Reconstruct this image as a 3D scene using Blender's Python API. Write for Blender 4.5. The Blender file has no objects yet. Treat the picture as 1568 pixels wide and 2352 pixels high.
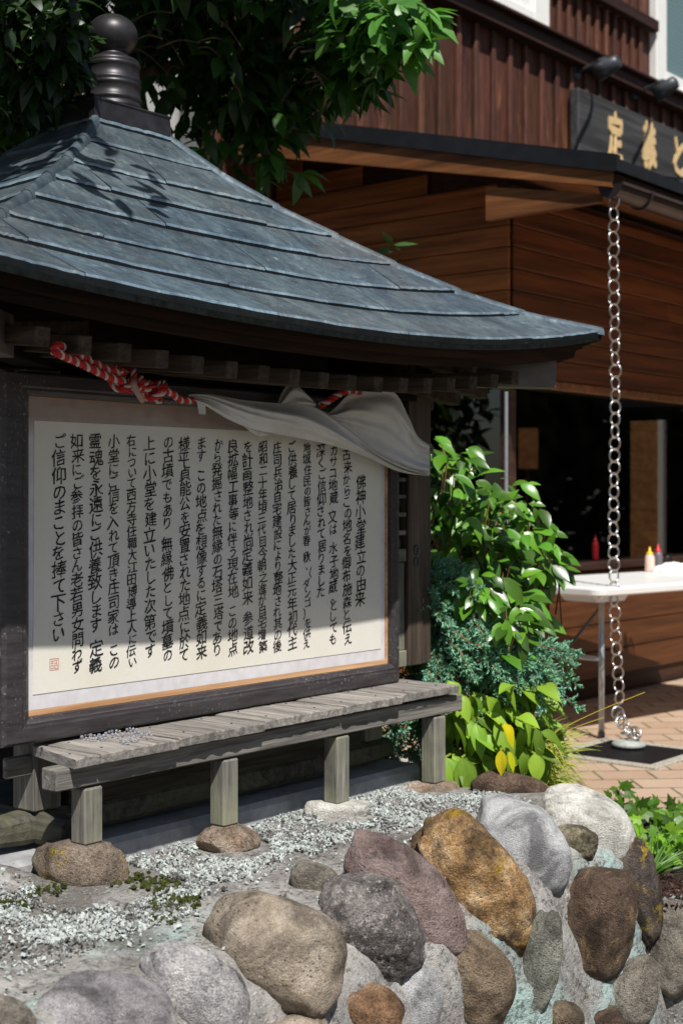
import bpy, bmesh, math, random
from mathutils import Vector, Matrix, noise
from mathutils.bvhtree import BVHTree
R = math.radians
PI = math.pi
scene = bpy.context.scene
COL = scene.collection

# ------------------------------------------------------------ camera, sky, sun
F = 3267.0                      # focal length in units of the 1568 x 2352 working picture
CAM_Z = 1.10
cam_d = bpy.data.cameras.new('camera')
cam = bpy.data.objects.new('camera', cam_d)
COL.objects.link(cam)
cam.location = (0, 0, CAM_Z)
cam.rotation_euler = (R(90), 0, 0)
cam_d.sensor_fit = 'VERTICAL'
cam_d.sensor_height = 36.0
cam_d.sensor_width = 24.0
cam_d.lens = 50.0
cam_d.shift_y = -36.0 / 2352.0
cam_d.clip_start = 0.05
cam_d.clip_end = 500
cam_d.dof.use_dof = True
cam_d.dof.focus_distance = 3.2
cam_d.dof.aperture_fstop = 5.0
scene.camera = cam

SUN_EL, SUN_AZ = R(54.5), math.atan2(0.29, -0.957)
SUN = Vector((math.sin(SUN_AZ) * math.cos(SUN_EL), math.cos(SUN_AZ) * math.cos(SUN_EL), math.sin(SUN_EL)))
world = bpy.data.worlds.new("World")
scene.world = world
world.use_nodes = True
wnt = world.node_tree
sky = wnt.nodes.new('ShaderNodeTexSky')
sky.sky_type = 'NISHITA'
sky.sun_disc = False
sky.sun_elevation = SUN_EL
sky.sun_rotation = SUN_AZ
wnt.links.new(sky.outputs[0], wnt.nodes['Background'].inputs[0])
wnt.nodes['Background'].inputs[1].default_value = 0.055
sun_d = bpy.data.lights.new('sun', 'SUN')
sun_d.energy = 5.0
sun_d.angle = R(0.53)
sun_d.color = (1.0, 0.965, 0.91)
sun = bpy.data.objects.new('sun', sun_d)
COL.objects.link(sun)
sun.rotation_euler = SUN.to_track_quat('Z', 'Y').to_euler()
sun.location = (0, -5, 8)
scene.view_settings.view_transform = 'Standard'
scene.view_settings.look = 'None'
scene.view_settings.exposure = 0.22
scene.view_settings.gamma = 1.0
scene.cycles.max_bounces = 8
scene.cycles.transparent_max_bounces = 12

# ------------------------------------------------------------ frames of reference
TH = R(39.5)
U3 = Vector((math.sin(TH), math.cos(TH), 0))
N3 = Vector((math.cos(TH), -math.sin(TH), 0))
UP = Vector((0, 0, 1))
O3 = Vector((-0.672, 3.0, 0))
B3 = Vector((0.846, 7.065, 0))
def S(t, n, z): return O3 + U3 * t + N3 * n + UP * z          # shrine: t along the front, n out of the front
def B(t, n, z): return B3 + U3 * t + N3 * n + UP * z          # restaurant, same bearings
def at(x, y, Y): return Vector(((x - 784) / F * Y, Y, CAM_Z - (y - 1140) / F * Y))
def tn(x, n, base=O3):
    k = (x - 784) / F
    b = base + N3 * n
    return (k * b.y - b.x) / (U3.x - k * U3.y)
def Son(x, y, n):                                            # point of the shrine plane n on a sight line
    t = tn(x, n)
    p = S(t, n, 0)
    p.z = CAM_Z - (y - 1140) / F * p.y
    return p
def zat(y, Y): return CAM_Z - (y - 1140) / F * Y
def lerp(a, b, f): return a + (b - a) * f
def interp(tab, x):
    for (x0, y0), (x1, y1) in zip(tab, tab[1:]):
        if x <= x1:
            return y0 + (y1 - y0) * (x - x0) / (x1 - x0)
    return tab[-1][1]

# ------------------------------------------------------------ mesh helpers
class MB:
    def __init__(s):
        s.v = []; s.f = []; s.c = []
    def add(s, vs, fs, tint=(1, 1, 1)):
        o = len(s.v)
        s.v.extend([tuple(p) for p in vs])
        for f in fs:
            s.f.append(tuple(i + o for i in f)); s.c.append(tint)
        return s
    def box(s, c, h, ax=None, bev=0.0, tint=(1, 1, 1)):
        c = Vector(c)
        a = ax or (Vector((1, 0, 0)), Vector((0, 1, 0)), Vector((0, 0, 1)))
        b = min(bev, 0.45 * min(h))
        if a[0].cross(a[1]).dot(a[2]) < 0: a = (a[0], a[1], -a[2])
        if b <= 0:
            vs = [c + a[0] * (h[0] * i) + a[1] * (h[1] * j) + a[2] * (h[2] * k) for k in (-1, 1) for j in (-1, 1) for i in (-1, 1)]
            s.add(vs, [(0, 2, 3, 1), (4, 5, 7, 6), (0, 1, 5, 4), (2, 6, 7, 3), (0, 4, 6, 2), (1, 3, 7, 5)], tint)
            return s
        vs = []; idx = {}
        for sx in (-1, 1):
            for sy in (-1, 1):
                for sz in (-1, 1):
                    for m in range(3):
                        q = [h[0] - b, h[1] - b, h[2] - b]; q[m] = h[m]
                        idx[(sx, sy, sz, m)] = len(vs)
                        vs.append(c + a[0] * (sx * q[0]) + a[1] * (sy * q[1]) + a[2] * (sz * q[2]))
        fs = []
        for m in range(3):
            p, q = [(1, 2), (2, 0), (0, 1)][m]
            for sg in (-1, 1):
                def key(i, j):
                    k = [0, 0, 0]; k[m] = sg; k[p] = i; k[q] = j
                    return idx[(k[0], k[1], k[2], m)]
                f = (key(-1, -1), key(1, -1), key(1, 1), key(-1, 1))
                fs.append(f if sg > 0 else f[::-1])
        for m in range(3):
            p, q = [(1, 2), (2, 0), (0, 1)][m]
            for i in (-1, 1):
                for j in (-1, 1):
                    def key(mm, w):
                        k = [0, 0, 0]; k[m] = w; k[p] = i; k[q] = j
                        return idx[(k[0], k[1], k[2], mm)]
                    f = (key(p, -1), key(p, 1), key(q, 1), key(q, -1))
                    fs.append(f if i * j < 0 else f[::-1])
        for sx in (-1, 1):
            for sy in (-1, 1):
                for sz in (-1, 1):
                    f = tuple(idx[(sx, sy, sz, m)] for m in range(3))
                    fs.append(f if sx * sy * sz > 0 else f[::-1])
        s.add(vs, fs, tint)
        return s
    def sbox(s, t0, t1, n0, n1, z0, z1, bev=0.0, tint=(1, 1, 1), fr=S):
        return s.box(fr((t0 + t1) / 2, (n0 + n1) / 2, (z0 + z1) / 2), (abs(t1 - t0) / 2, abs(n1 - n0) / 2, abs(z1 - z0) / 2), (U3, N3, UP), bev, tint)
    def tube(s, pts, rad, seg=8, tint=(1, 1, 1), cap=True):
        pts = [Vector(p) for p in pts]
        rs = rad if isinstance(rad, (list, tuple)) else [rad] * len(pts)
        vs = []; fs = []
        d0 = (pts[1] - pts[0]).normalized()
        x = d0.orthogonal().normalized()
        for i, p in enumerate(pts):
            d = (pts[min(i + 1, len(pts) - 1)] - pts[max(i - 1, 0)])
            d = d.normalized() if d.length > 1e-9 else d0
            x = (x - d * x.dot(d))
            x = x.normalized() if x.length > 1e-6 else d.orthogonal().normalized()
            y = d.cross(x)
            for k in range(seg):
                a = 2 * PI * k / seg
                vs.append(p + (x * math.cos(a) + y * math.sin(a)) * rs[i])
        for i in range(len(pts) - 1):
            for k in range(seg):
                k2 = (k + 1) % seg
                fs.append((i * seg + k, i * seg + k2, (i + 1) * seg + k2, (i + 1) * seg + k))
        if cap:
            fs.append(tuple(range(seg))[::-1]); fs.append(tuple((len(pts) - 1) * seg + k for k in range(seg)))
        return s.add(vs, fs, tint)
    def lathe(s, c, prof, seg=32, tint=(1, 1, 1)):
        c = Vector(c); vs = []; fs = []
        for r, z in prof:
            for k in range(seg):
                a = 2 * PI * k / seg
                vs.append(c + Vector((r * math.cos(a), r * math.sin(a), z)))
        for i in range(len(prof) - 1):
            for k in range(seg):
                k2 = (k + 1) % seg
                fs.append((i * seg + k, i * seg + k2, (i + 1) * seg + k2, (i + 1) * seg + k))
        fs.append(tuple(range(seg))[::-1]); fs.append(tuple((len(prof) - 1) * seg + k for k in range(seg)))
        return s.add(vs, fs, tint)
    def torus(s, c, ax, Rm, rm, seg=20, ms=8, tint=(1, 1, 1)):
        ax = Vector(ax).normalized(); x = ax.orthogonal().normalized(); y = ax.cross(x); c = Vector(c)
        vs = []; fs = []
        for i in range(seg):
            a = 2 * PI * i / seg; d = x * math.cos(a) + y * math.sin(a)
            for k in range(ms):
                b = 2 * PI * k / ms
                vs.append(c + d * (Rm + rm * math.cos(b)) + ax * (rm * math.sin(b)))
        for i in range(seg):
            for k in range(ms):
                i2 = (i + 1) % seg; k2 = (k + 1) % ms
                fs.append((i * ms + k, i2 * ms + k, i2 * ms + k2, i * ms + k2))
        return s.add(vs, fs, tint)
    def grid(s, P, tint=(1, 1, 1)):                      # P[i][j]
        m, n = len(P), len(P[0]); vs = [p for row in P for p in row]
        return s.add(vs, [(i * n + j, i * n + j + 1, (i + 1) * n + j + 1, (i + 1) * n + j) for i in range(m - 1) for j in range(n - 1)], tint)
    def prism(s, poly, ext, tint=(1, 1, 1)):             # closed outline pushed along ext
        n = len(poly); vs = [Vector(p) for p in poly] + [Vector(p) + ext for p in poly]
        return s.add(vs, [tuple(range(n)), tuple(range(2 * n - 1, n - 1, -1))] + [(i, i + n, (i + 1) % n + n, (i + 1) % n) for i in range(n)], tint)
    def leaf(s, base, d, nr, L, W, fold=0.25, curl=0.2, tint=(1, 1, 1), prof=((0, .04), (.18, .62), (.42, 1), (.72, .72), (1, .02))):
        d = d.normalized(); sd = d.cross(nr)
        if sd.length < 1e-4: sd = d.orthogonal()
        sd.normalize(); nr = sd.cross(d)
        vs = []; fs = []
        for q, w in prof:
            m = base + d * (L * q) - nr * (curl * L * q * q)
            ww = W * 0.5 * w
            vs += [m - sd * ww + nr * (fold * ww), m, m + sd * ww + nr * (fold * ww)]
        for i in range(len(prof) - 1):
            o = 3 * i
            fs += [(o, o + 1, o + 4, o + 3), (o + 1, o + 2, o + 5, o + 4)]
        return s.add(vs, fs, tint)
    def build(s, name, mat, parent=None, smooth=False, origin=None, fix=False, sub=0, solid=0.0):
        if parent is not None: og = ORG[parent.name]
        elif origin is not None: og = Vector(origin)
        else:
            xs = [p[0] for p in s.v]; ys = [p[1] for p in s.v]; zs = [p[2] for p in s.v]
            og = Vector(((min(xs) + max(xs)) / 2, (min(ys) + max(ys)) / 2, min(zs)))
        me = bpy.data.meshes.new(name)
        me.from_pydata([(p[0] - og.x, p[1] - og.y, p[2] - og.z) for p in s.v], [], s.f)
        ca = me.color_attributes.new('tint', 'FLOAT_COLOR', 'CORNER')
        buf = []
        for f, c in zip(s.f, s.c):
            buf.extend((c[0], c[1], c[2], 1.0) * len(f))
        if len(buf) == 4 * len(ca.data): ca.data.foreach_set('color', buf)
        if fix:
            bm = bmesh.new(); bm.from_mesh(me); bmesh.ops.recalc_face_normals(bm, faces=bm.faces); bm.to_mesh(me); bm.free()
        if smooth: me.polygons.foreach_set('use_smooth', [True] * len(me.polygons))
        if mat: me.materials.append(mat)
        o = bpy.data.objects.new(name, me)
        COL.objects.link(o)
        if solid:
            md = o.modifiers.new('thick', 'SOLIDIFY'); md.thickness = solid; md.offset = 0
        if sub:
            md = o.modifiers.new('sub', 'SUBSURF'); md.levels = sub; md.render_levels = sub
        if parent is not None:
            o.parent = parent
        else:
            o.location = og
        ORG[o.name] = og
        return o
ORG = {}
def thing(name, label, cat, loc, group=None):
    o = bpy.data.objects.new(name, None); COL.objects.link(o)
    o.empty_display_size = 0.1
    o.location = loc; ORG[o.name] = Vector(loc)
    o['label'] = label; o['category'] = cat
    if group: o['group'] = group
    return o
def tag(o, label=None, cat=None, group=None, kind=None):
    if label: o['label'] = label
    if cat: o['category'] = cat
    if group: o['group'] = group
    if kind: o['kind'] = kind
    return o
def rnd(a, b): return random.uniform(a, b)
def rvec(): 
    while True:
        v = Vector((rnd(-1, 1), rnd(-1, 1), rnd(-1, 1)))
        if 0.01 < v.length <= 1: return v

# ------------------------------------------------------------ material helpers
def mk(name, rough=0.6, metal=0.0, spec=0.5, col=(0.5, 0.5, 0.5)):
    m = bpy.data.materials.new(name); m.use_nodes = True
    nt = m.node_tree; b = nt.nodes['Principled BSDF']
    b.inputs['Roughness'].default_value = rough
    b.inputs['Metallic'].default_value = metal
    b.inputs['Specular IOR Level'].default_value = spec
    b.inputs['Base Color'].default_value = (*col, 1)
    return m, nt, b
def pos(nt, sc=(1, 1, 1), rot=True, obj=False):
    if obj: o = nt.nodes.new('ShaderNodeTexCoord').outputs['Object']
    else: o = nt.nodes.new('ShaderNodeNewGeometry').outputs['Position']
    if rot:
        r = nt.nodes.new('ShaderNodeVectorRotate'); r.rotation_type = 'Z_AXIS'
        r.inputs['Angle'].default_value = -(PI / 2 - TH)     # x becomes t, y becomes -n
        nt.links.new(o, r.inputs['Vector']); o = r.outputs[0]
    if sc != (1, 1, 1):
        mp = nt.nodes.new('ShaderNodeVectorMath'); mp.operation = 'MULTIPLY'
        mp.inputs[1].default_value = sc
        nt.links.new(o, mp.inputs[0]); o = mp.outputs[0]
    return o
def nz(nt, vec, scale, detail=4, rough=0.55, dist=0.0):
    n = nt.nodes.new('ShaderNodeTexNoise')
    n.inputs['Scale'].default_value = scale; n.inputs['Detail'].default_value = detail
    n.inputs['Roughness'].default_value = rough; n.inputs['Distortion'].default_value = dist
    if vec is not None: nt.links.new(vec, n.inputs['Vector'])
    return n.outputs['Fac']
def vor(nt, vec, scale, feature='F1', out='Distance', rand=1.0):
    n = nt.nodes.new('ShaderNodeTexVoronoi'); n.feature = feature
    n.inputs['Scale'].default_value = scale; n.inputs['Randomness'].default_value = rand
    nt.links.new(vec, n.inputs['Vector'])
    return n.outputs[out]
def ramp(nt, fac, st):
    r = nt.nodes.new('ShaderNodeValToRGB'); e = r.color_ramp.elements
    while len(e) < len(st): e.new(0.5)
    for el, (p, c) in zip(e, st):
        el.position = p
        el.color = (c, c, c, 1) if isinstance(c, (int, float)) else (*c, 1)
    nt.links.new(fac, r.inputs[0])
    return r.outputs[0]
def mix(nt, fac, a, b, mode='MIX'):
    m = nt.nodes.new('ShaderNodeMix'); m.data_type = 'RGBA'; m.blend_type = mode
    for k, val in ((0, fac), (6, a), (7, b)):
        sock = m.inputs[k]
        if isinstance(val, bpy.types.NodeSocket): nt.links.new(val, sock)
        elif isinstance(val, (int, float)): sock.default_value = val if k == 0 else (val, val, val, 1)
        else: sock.default_value = (*val, 1)
    return m.outputs[2]
def tint(nt):
    a = nt.nodes.new('ShaderNodeAttribute'); a.attribute_name = 'tint'
    return a.outputs['Color']
def bump(nt, b, h, strength=0.5, dist=0.01):
    n = nt.nodes.new('ShaderNodeBump'); n.inputs['Strength'].default_value = strength
    n.inputs['Distance'].default_value = dist
    nt.links.new(h, n.inputs['Height']); nt.links.new(n.outputs[0], b.inputs['Normal'])
def setc(nt, b, c): nt.links.new(c, b.inputs['Base Color'])
def setr(nt, b, c): nt.links.new(c, b.inputs['Roughness'])

def wood(name, c0, c1, axis=0, grain=70, rough=0.75, bs=0.35, spec=0.3, use_tint=False, stain=None, fine=1.0):
    """axis 0: grain along t, 1: along n, 2: vertical"""
    m, nt, b = mk(name, rough, 0, spec)
    sc = [1.0, 1.0, 1.0]; sc[axis] = 0.05
    p = pos(nt, tuple(sc))
    g = nz(nt, p, grain, 6, 0.65, 0.6)
    g2 = nz(nt, p, grain * 0.22, 4, 0.6, 1.2)
    c = ramp(nt, g, [(0.3, c0), (0.7, c1)])
    c = mix(nt, ramp(nt, g2, [(0.35, 0.0), (0.7, 1.0)]), c, mix(nt, 0.5, c, c0, 'MULTIPLY'))
    if stain:
        c = mix(nt, ramp(nt, nz(nt, pos(nt), 6, 4, 0.6), [(0.45, 0.0), (0.7, 0.85)]), c, stain)
    if use_tint: c = mix(nt, 1.0, c, tint(nt), 'MULTIPLY')
    setc(nt, b, c)
    bump(nt, b, g, bs, 0.004)
    return m

def leafmat(name, col, rough=0.35, trans=0.25, spec=0.5):
    m, nt, b = mk(name, rough, 0, spec)
    c = mix(nt, 1.0, col, tint(nt), 'MULTIPLY')
    c = mix(nt, ramp(nt, nz(nt, pos(nt), 30, 2), [(0.35, 0.0), (0.75, 0.5)]), c, mix(nt, 1.0, c, (1.35, 1.2, 0.8), 'MULTIPLY'))
    setc(nt, b, c)
    tr = nt.nodes.new('ShaderNodeBsdfTranslucent')
    nt.links.new(mix(nt, 1.0, c, (1.7, 1.9, 0.7), 'MULTIPLY'), tr.inputs[0])
    ms = nt.nodes.new('ShaderNodeMixShader'); ms.inputs[0].default_value = trans
    nt.links.new(b.outputs[0], ms.inputs[1]); nt.links.new(tr.outputs[0], ms.inputs[2])
    nt.links.new(ms.outputs[0], nt.nodes['Material Output'].inputs['Surface'])
    return m
def glassmat(name, tintc=(0.95, 0.97, 0.97), rough=0.02, f=1.0, ior=1.5):
    m = bpy.data.materials.new(name); m.use_nodes = True; nt = m.node_tree
    nt.nodes.remove(nt.nodes['Principled BSDF'])
    t = nt.nodes.new('ShaderNodeBsdfTransparent'); t.inputs[0].default_value = (*tintc, 1)
    g = nt.nodes.new('ShaderNodeBsdfGlossy'); g.inputs['Roughness'].default_value = rough
    fr = nt.nodes.new('ShaderNodeFresnel'); fr.inputs[0].default_value = ior
    mu = nt.nodes.new('ShaderNodeMath'); mu.operation = 'MULTIPLY'; mu.inputs[1].default_value = f
    gb = nt.nodes.new('ShaderNodeNewGeometry'); iv_ = nt.nodes.new('ShaderNodeMath'); iv_.operation = 'SUBTRACT'; iv_.inputs[0].default_value = 1.0
    nt.links.new(gb.outputs['Backfacing'], iv_.inputs[1]); m2 = nt.nodes.new('ShaderNodeMath'); m2.operation = 'MULTIPLY'
    nt.links.new(fr.outputs[0], m2.inputs[0]); nt.links.new(iv_.outputs[0], m2.inputs[1]); nt.links.new(m2.outputs[0], mu.inputs[0])
    ms = nt.nodes.new('ShaderNodeMixShader')
    nt.links.new(mu.outputs[0], ms.inputs[0]); nt.links.new(t.outputs[0], ms.inputs[1]); nt.links.new(g.outputs[0], ms.inputs[2])
    nt.links.new(ms.outputs[0], nt.nodes['Material Output'].inputs['Surface'])
    return m
def plain(name, col, rough=0.5, metal=0.0, spec=0.5, var=0.12, scale=40):
    m, nt, b = mk(name, rough, metal, spec)
    n = nz(nt, pos(nt), scale, 4, 0.6)
    c = ramp(nt, n, [(0.3, tuple(x * (1 - var) for x in col)), (0.7, tuple(min(1, x * (1 + var)) for x in col))])
    setc(nt, b, c)
    bump(nt, b, n, 0.15, 0.002)
    return m
# ------------------------------------------------------------ materials
def m_copper():
    m, nt, b = mk('patinated_copper', 0.36, 0.45, 0.6)
    p = pos(nt); n1 = nz(nt, p, 7, 6, 0.65, 0.4); n2 = nz(nt, p, 38, 5, 0.7); n3 = nz(nt, p, 2.2, 3, 0.6)
    st = nz(nt, pos(nt, (1, .35, 1)), 24, 5, 0.7, 0.8)
    c = ramp(nt, mix(nt, 0.45, n1, st), [(0.34, (0.045, 0.066, 0.084)), (0.5, (0.105, 0.140, 0.168)), (0.66, (0.20, 0.265, 0.29))])
    c = mix(nt, ramp(nt, n2, [(0.60, 0.0), (0.74, 0.6)]), c, (0.34, 0.46, 0.46))
    c = mix(nt, ramp(nt, n3, [(0.56, 0.0), (0.72, 0.45)]), c, (0.17, 0.14, 0.115))
    sp = vor(nt, p, 26)
    c = mix(nt, mix(nt, 1.0, ramp(nt, sp, [(0.08, 0.8), (0.22, 0.0)]), ramp(nt, nz(nt, p, 13, 3, 0.6), [(0.56, 0.0), (0.66, 1.0)]), 'MULTIPLY'), c, (0.46, 0.52, 0.52))
    dk = nz(nt, pos(nt, (1, 1, 3)), 18, 4, 0.7, 1.0)
    c = mix(nt, ramp(nt, dk, [(0.30, 0.85), (0.44, 0.0)]), c, (0.04, 0.06, 0.07))
    c = mix(nt, 1.0, c, tint(nt), 'MULTIPLY')
    setc(nt, b, c); setr(nt, b, ramp(nt, n2, [(0.3, 0.30), (0.8, 0.55)]))
    bump(nt, b, n1, 0.22, 0.01)
    return m
M = {}
M['copper'] = m_copper()
M['copper_edge'] = plain('dark_copper_edge', (0.008, 0.010, 0.010), 0.8, 0.0, 0.06, 0.5, 60)
M['bronze'] = plain('bronze', (0.045, 0.042, 0.046), 0.42, 0.6, 0.5, 0.35, 25)
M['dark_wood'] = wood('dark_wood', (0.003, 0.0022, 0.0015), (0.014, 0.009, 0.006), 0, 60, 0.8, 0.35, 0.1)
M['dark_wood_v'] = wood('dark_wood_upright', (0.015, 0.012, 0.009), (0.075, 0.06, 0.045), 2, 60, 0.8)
M['fascia'] = wood('brown_fascia_wood', (0.006, 0.0028, 0.0014), (0.042, 0.018, 0.008), 0, 40, 0.6, 0.35, 0.1)
M['rafter'] = wood('rafter_wood', (0.03, 0.021, 0.014), (0.12, 0.088, 0.062), 1, 60, 0.75, 0.35, 0.1)
M['bench'] = wood('grey_weathered_plank', (0.15, 0.137, 0.125), (0.44, 0.41, 0.385), 1, 85, 0.85, 0.7, 0.2, True)
M['bench_beam'] = wood('grey_weathered_beam', (0.09, 0.082, 0.072), (0.33, 0.31, 0.28), 0, 85, 0.85, 0.7, 0.2)
M['bench_leg'] = wood('lichened_leg_wood', (0.08, 0.074, 0.066), (0.29, 0.275, 0.245), 2, 85, 0.85, 0.7, 0.2, False, (0.27, 0.27, 0.18))
M['sill_log'] = wood('mossy_log_wood', (0.03, 0.027, 0.023), (0.15, 0.137, 0.115), 1, 60, 0.85, 0.9, 0.2, False, (0.13, 0.13, 0.075))
M['plinth_board'] = wood('dark_ground_sill_wood', (0.03, 0.026, 0.02), (0.11, 0.10, 0.075), 0, 70, 0.85, 0.6, 0.2)
def m_frame():
    m, nt, b = mk('black_lacquer_frame', 0.42, 0, 0.5)
    p = pos(nt, (0.12, 1, 1)); g = nz(nt, p, 90, 5, 0.65); d = nz(nt, pos(nt), 130, 3, 0.6); d2 = nz(nt, pos(nt), 9, 3)
    c = ramp(nt, g, [(0.3, (0.022, 0.018, 0.02)), (0.75, (0.06, 0.052, 0.055))])
    f = mix(nt, 1.0, ramp(nt, d, [(0.60, 0.0), (0.72, 1.0)]), ramp(nt, d2, [(0.42, 0.0), (0.6, 0.9)]), 'MULTIPLY')
    c = mix(nt, f, c, (0.30, 0.29, 0.30))
    setc(nt, b, c); bump(nt, b, g, 0.25, 0.003)
    return m
M['frame'] = m_frame()
M['frame_side'] = wood('brown_frame_wood', (0.035, 0.025, 0.02), (0.14, 0.10, 0.075), 2, 60, 0.7, 0.5)
M['rim'] = wood('raw_orange_wood', (0.40, 0.21, 0.09), (0.78, 0.50, 0.29), 0, 40, 0.6)
def m_mat():
    m, nt, b = mk('mat_paper', 0.75, 0, 0.2)
    n = nz(nt, pos(nt), 28, 3, 0.6)
    g = pos(nt, (1, 1, 1)); sx = nt.nodes.new('ShaderNodeSeparateXYZ'); nt.links.new(g, sx.inputs[0])
    c = ramp(nt, n, [(0.35, (0.66, 0.63, 0.65)), (0.65, (0.76, 0.74, 0.755))])
    # browner colour along the top strip of the mat paper
    mr = nt.nodes.new('ShaderNodeMapRange'); mr.inputs[1].default_value = 1.22; mr.inputs[2].default_value = 1.27
    nt.links.new(sx.outputs[2], mr.inputs[0])
    c = mix(nt, mr.outputs[0], c, mix(nt, n, (0.34, 0.25, 0.22), (0.46, 0.36, 0.32)))
    setc(nt, b, c); return m
M['mat'] = m_mat()
def m_paper():
    m, nt, b = mk('cream_paper', 0.7, 0, 0.2)
    n = nz(nt, pos(nt), 3.2, 3, 0.6); n2 = nz(nt, pos(nt), 160, 2)
    c = ramp(nt, n, [(0.3, (0.78, 0.74, 0.62)), (0.55, (0.83, 0.80, 0.72)), (0.75, (0.84, 0.82, 0.76))])
    c = mix(nt, 0.08, c, n2, 'MULTIPLY')
    setc(nt, b, c); return m
M['paper'] = m_paper()
M['ink'] = plain('black_ink', (0.012, 0.012, 0.014), 0.6, 0, 0.2)
M['seal'] = plain('pale_red_seal_ink', (0.62, 0.25, 0.2), 0.7)
M['glass'] = glassmat('picture_glass', (0.99, 0.99, 0.99), 0.04, 0.6)
M['window_glass'] = glassmat('window_glass', (0.75, 0.8, 0.78), 0.015, 0.95, 2.3)
def m_rope():
    m, nt, b = mk('twisted_cloth_rope', 0.7, 0, 0.25)
    n = nz(nt, pos(nt), 260, 2)
    setc(nt, b, mix(nt, 0.25, tint(nt), n, 'MULTIPLY')); bump(nt, b, n, 0.3, 0.001); return m
M['rope'] = m_rope()
def m_cloth():
    m, nt, b = mk('white_cloth', 0.8, 0, 0.2)
    n = nz(nt, pos(nt), 700, 2); n2 = nz(nt, pos(nt), 6, 4)
    c = ramp(nt, n2, [(0.3, (0.70, 0.68, 0.63)), (0.65, (0.84, 0.83, 0.81))])
    setc(nt, b, c); bump(nt, b, n, 0.12, 0.0006)
    tr = nt.nodes.new('ShaderNodeBsdfTranslucent'); nt.links.new(c, tr.inputs[0])
    ms = nt.nodes.new('ShaderNodeMixShader'); ms.inputs[0].default_value = 0.25
    nt.links.new(b.outputs[0], ms.inputs[1]); nt.links.new(tr.outputs[0], ms.inputs[2])
    nt.links.new(ms.outputs[0], nt.nodes['Material Output'].inputs['Surface'])
    return m
M['cloth'] = m_cloth()
M['concrete'] = plain('plinth_concrete', (0.33, 0.33, 0.34), 0.9, 0, 0.2, 0.25, 22)
def m_mortar():
    m, nt, b = mk('wall_mortar', 0.95, 0, 0.15)
    p = pos(nt); n1 = nz(nt, p, 5, 6, 0.7); n2 = nz(nt, p, 60, 6, 0.75); n3 = nz(nt, p, 3.1, 3, 0.5, 0.5); n4 = nz(nt, p, 150, 3, 0.7)
    c = ramp(nt, n1, [(0.3, (0.17, 0.16, 0.15)), (0.55, (0.37, 0.355, 0.335)), (0.75, (0.50, 0.485, 0.46))])
    sy = nt.nodes.new('ShaderNodeSeparateXYZ'); nt.links.new(p, sy.inputs[0]); mr = nt.nodes.new('ShaderNodeMapRange'); mr.inputs[1].default_value = 2.0; mr.inputs[2].default_value = 1.88; nt.links.new(sy.outputs[1], mr.inputs[0])
    c = mix(nt, mix(nt, 1.0, ramp(nt, n3, [(0.50, 0.0), (0.58, 0.85)]), mr.outputs[0], 'MULTIPLY'), c, mix(nt, n2, (0.27, 0.40, 0.375), (0.45, 0.60, 0.57)))
    c = mix(nt, ramp(nt, n2, [(0.36, 0.9), (0.50, 0.0)]), c, (0.055, 0.05, 0.045))
    c = mix(nt, ramp(nt, nz(nt, p, 2.3, 5, 0.7, 0.6), [(0.47, 0.0), (0.60, 0.75)]), c, (0.10, 0.092, 0.078))
    c = mix(nt, ramp(nt, n4, [(0.58, 0.0), (0.68, 0.7)]), c, (0.60, 0.58, 0.55))
    setc(nt, b, c)
    bump(nt, b, mix(nt, 0.5, n2, n4), 1.0, 0.012)
    return m
M['mortar'] = m_mortar()
def m_gravel():
    m, nt, b = mk('pale_gravel', 0.85, 0, 0.2)
    n = nz(nt, pos(nt), 90, 4, 0.6)
    c = mix(nt, 1.0, tint(nt), ramp(nt, n, [(0.3, 0.75), (0.7, 1.1)]), 'MULTIPLY')
    setc(nt, b, c); return m
M['gravel'] = m_gravel()
def m_soil(name, c0, c1):
    m, nt, b = mk(name, 0.95, 0, 0.1)
    n = nz(nt, pos(nt), 25, 8, 0.75)
    setc(nt, b, ramp(nt, n, [(0.3, c0), (0.7, c1)])); bump(nt, b, n, 1.0, 0.03); return m
M['soil'] = m_soil('dark_soil', (0.02, 0.016, 0.012), (0.10, 0.085, 0.07))
M['ground'] = m_soil('grey_ground', (0.12, 0.115, 0.105), (0.24, 0.23, 0.21))
def m_brick():
    m, nt, b = mk('brick_paving', 0.85, 0, 0.25)
    g = nt.nodes.new('ShaderNodeNewGeometry').outputs['Position']
    r = nt.nodes.new('ShaderNodeVectorRotate'); r.rotation_type = 'Z_AXIS'; r.inputs['Angle'].default_value = R(-4)
    nt.links.new(g, r.inputs['Vector'])
    br = nt.nodes.new('ShaderNodeTexBrick'); nt.links.new(r.outputs[0], br.inputs['Vector'])
    br.inputs['Scale'].default_value = 1.0; br.inputs['Brick Width'].default_value = 0.215; br.inputs['Row Height'].default_value = 0.17
    br.inputs['Mortar Size'].default_value = 0.006; br.inputs['Mortar Smooth'].default_value = 0.3; br.inputs['Bias'].default_value = 0.0
    br.inputs['Color1'].default_value = (0.40, 0.27, 0.185, 1); br.inputs['Color2'].default_value = (0.48, 0.345, 0.25, 1); br.inputs['Mortar'].default_value = (0.10, 0.09, 0.05, 1)
    br.offset = 0.5; br.squash = 1.0
    n = nz(nt, g, 9, 6, 0.7); n2 = nz(nt, g, 120, 3, 0.7)
    c = mix(nt, ramp(nt, n, [(0.4, 0.0), (0.75, 0.5)]), br.outputs['Color'], (0.50, 0.38, 0.27))
    c = mix(nt, 0.35, c, ramp(nt, n2, [(0.3, 0.5), (0.6, 1.0)]), 'MULTIPLY')
    setc(nt, b, c)
    inv = nt.nodes.new('ShaderNodeMath'); inv.operation = 'SUBTRACT'; inv.inputs[0].default_value = 1.0
    nt.links.new(br.outputs['Fac'], inv.inputs[1]); bump(nt, b, inv.outputs[0], 0.8, 0.006)
    return m
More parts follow.
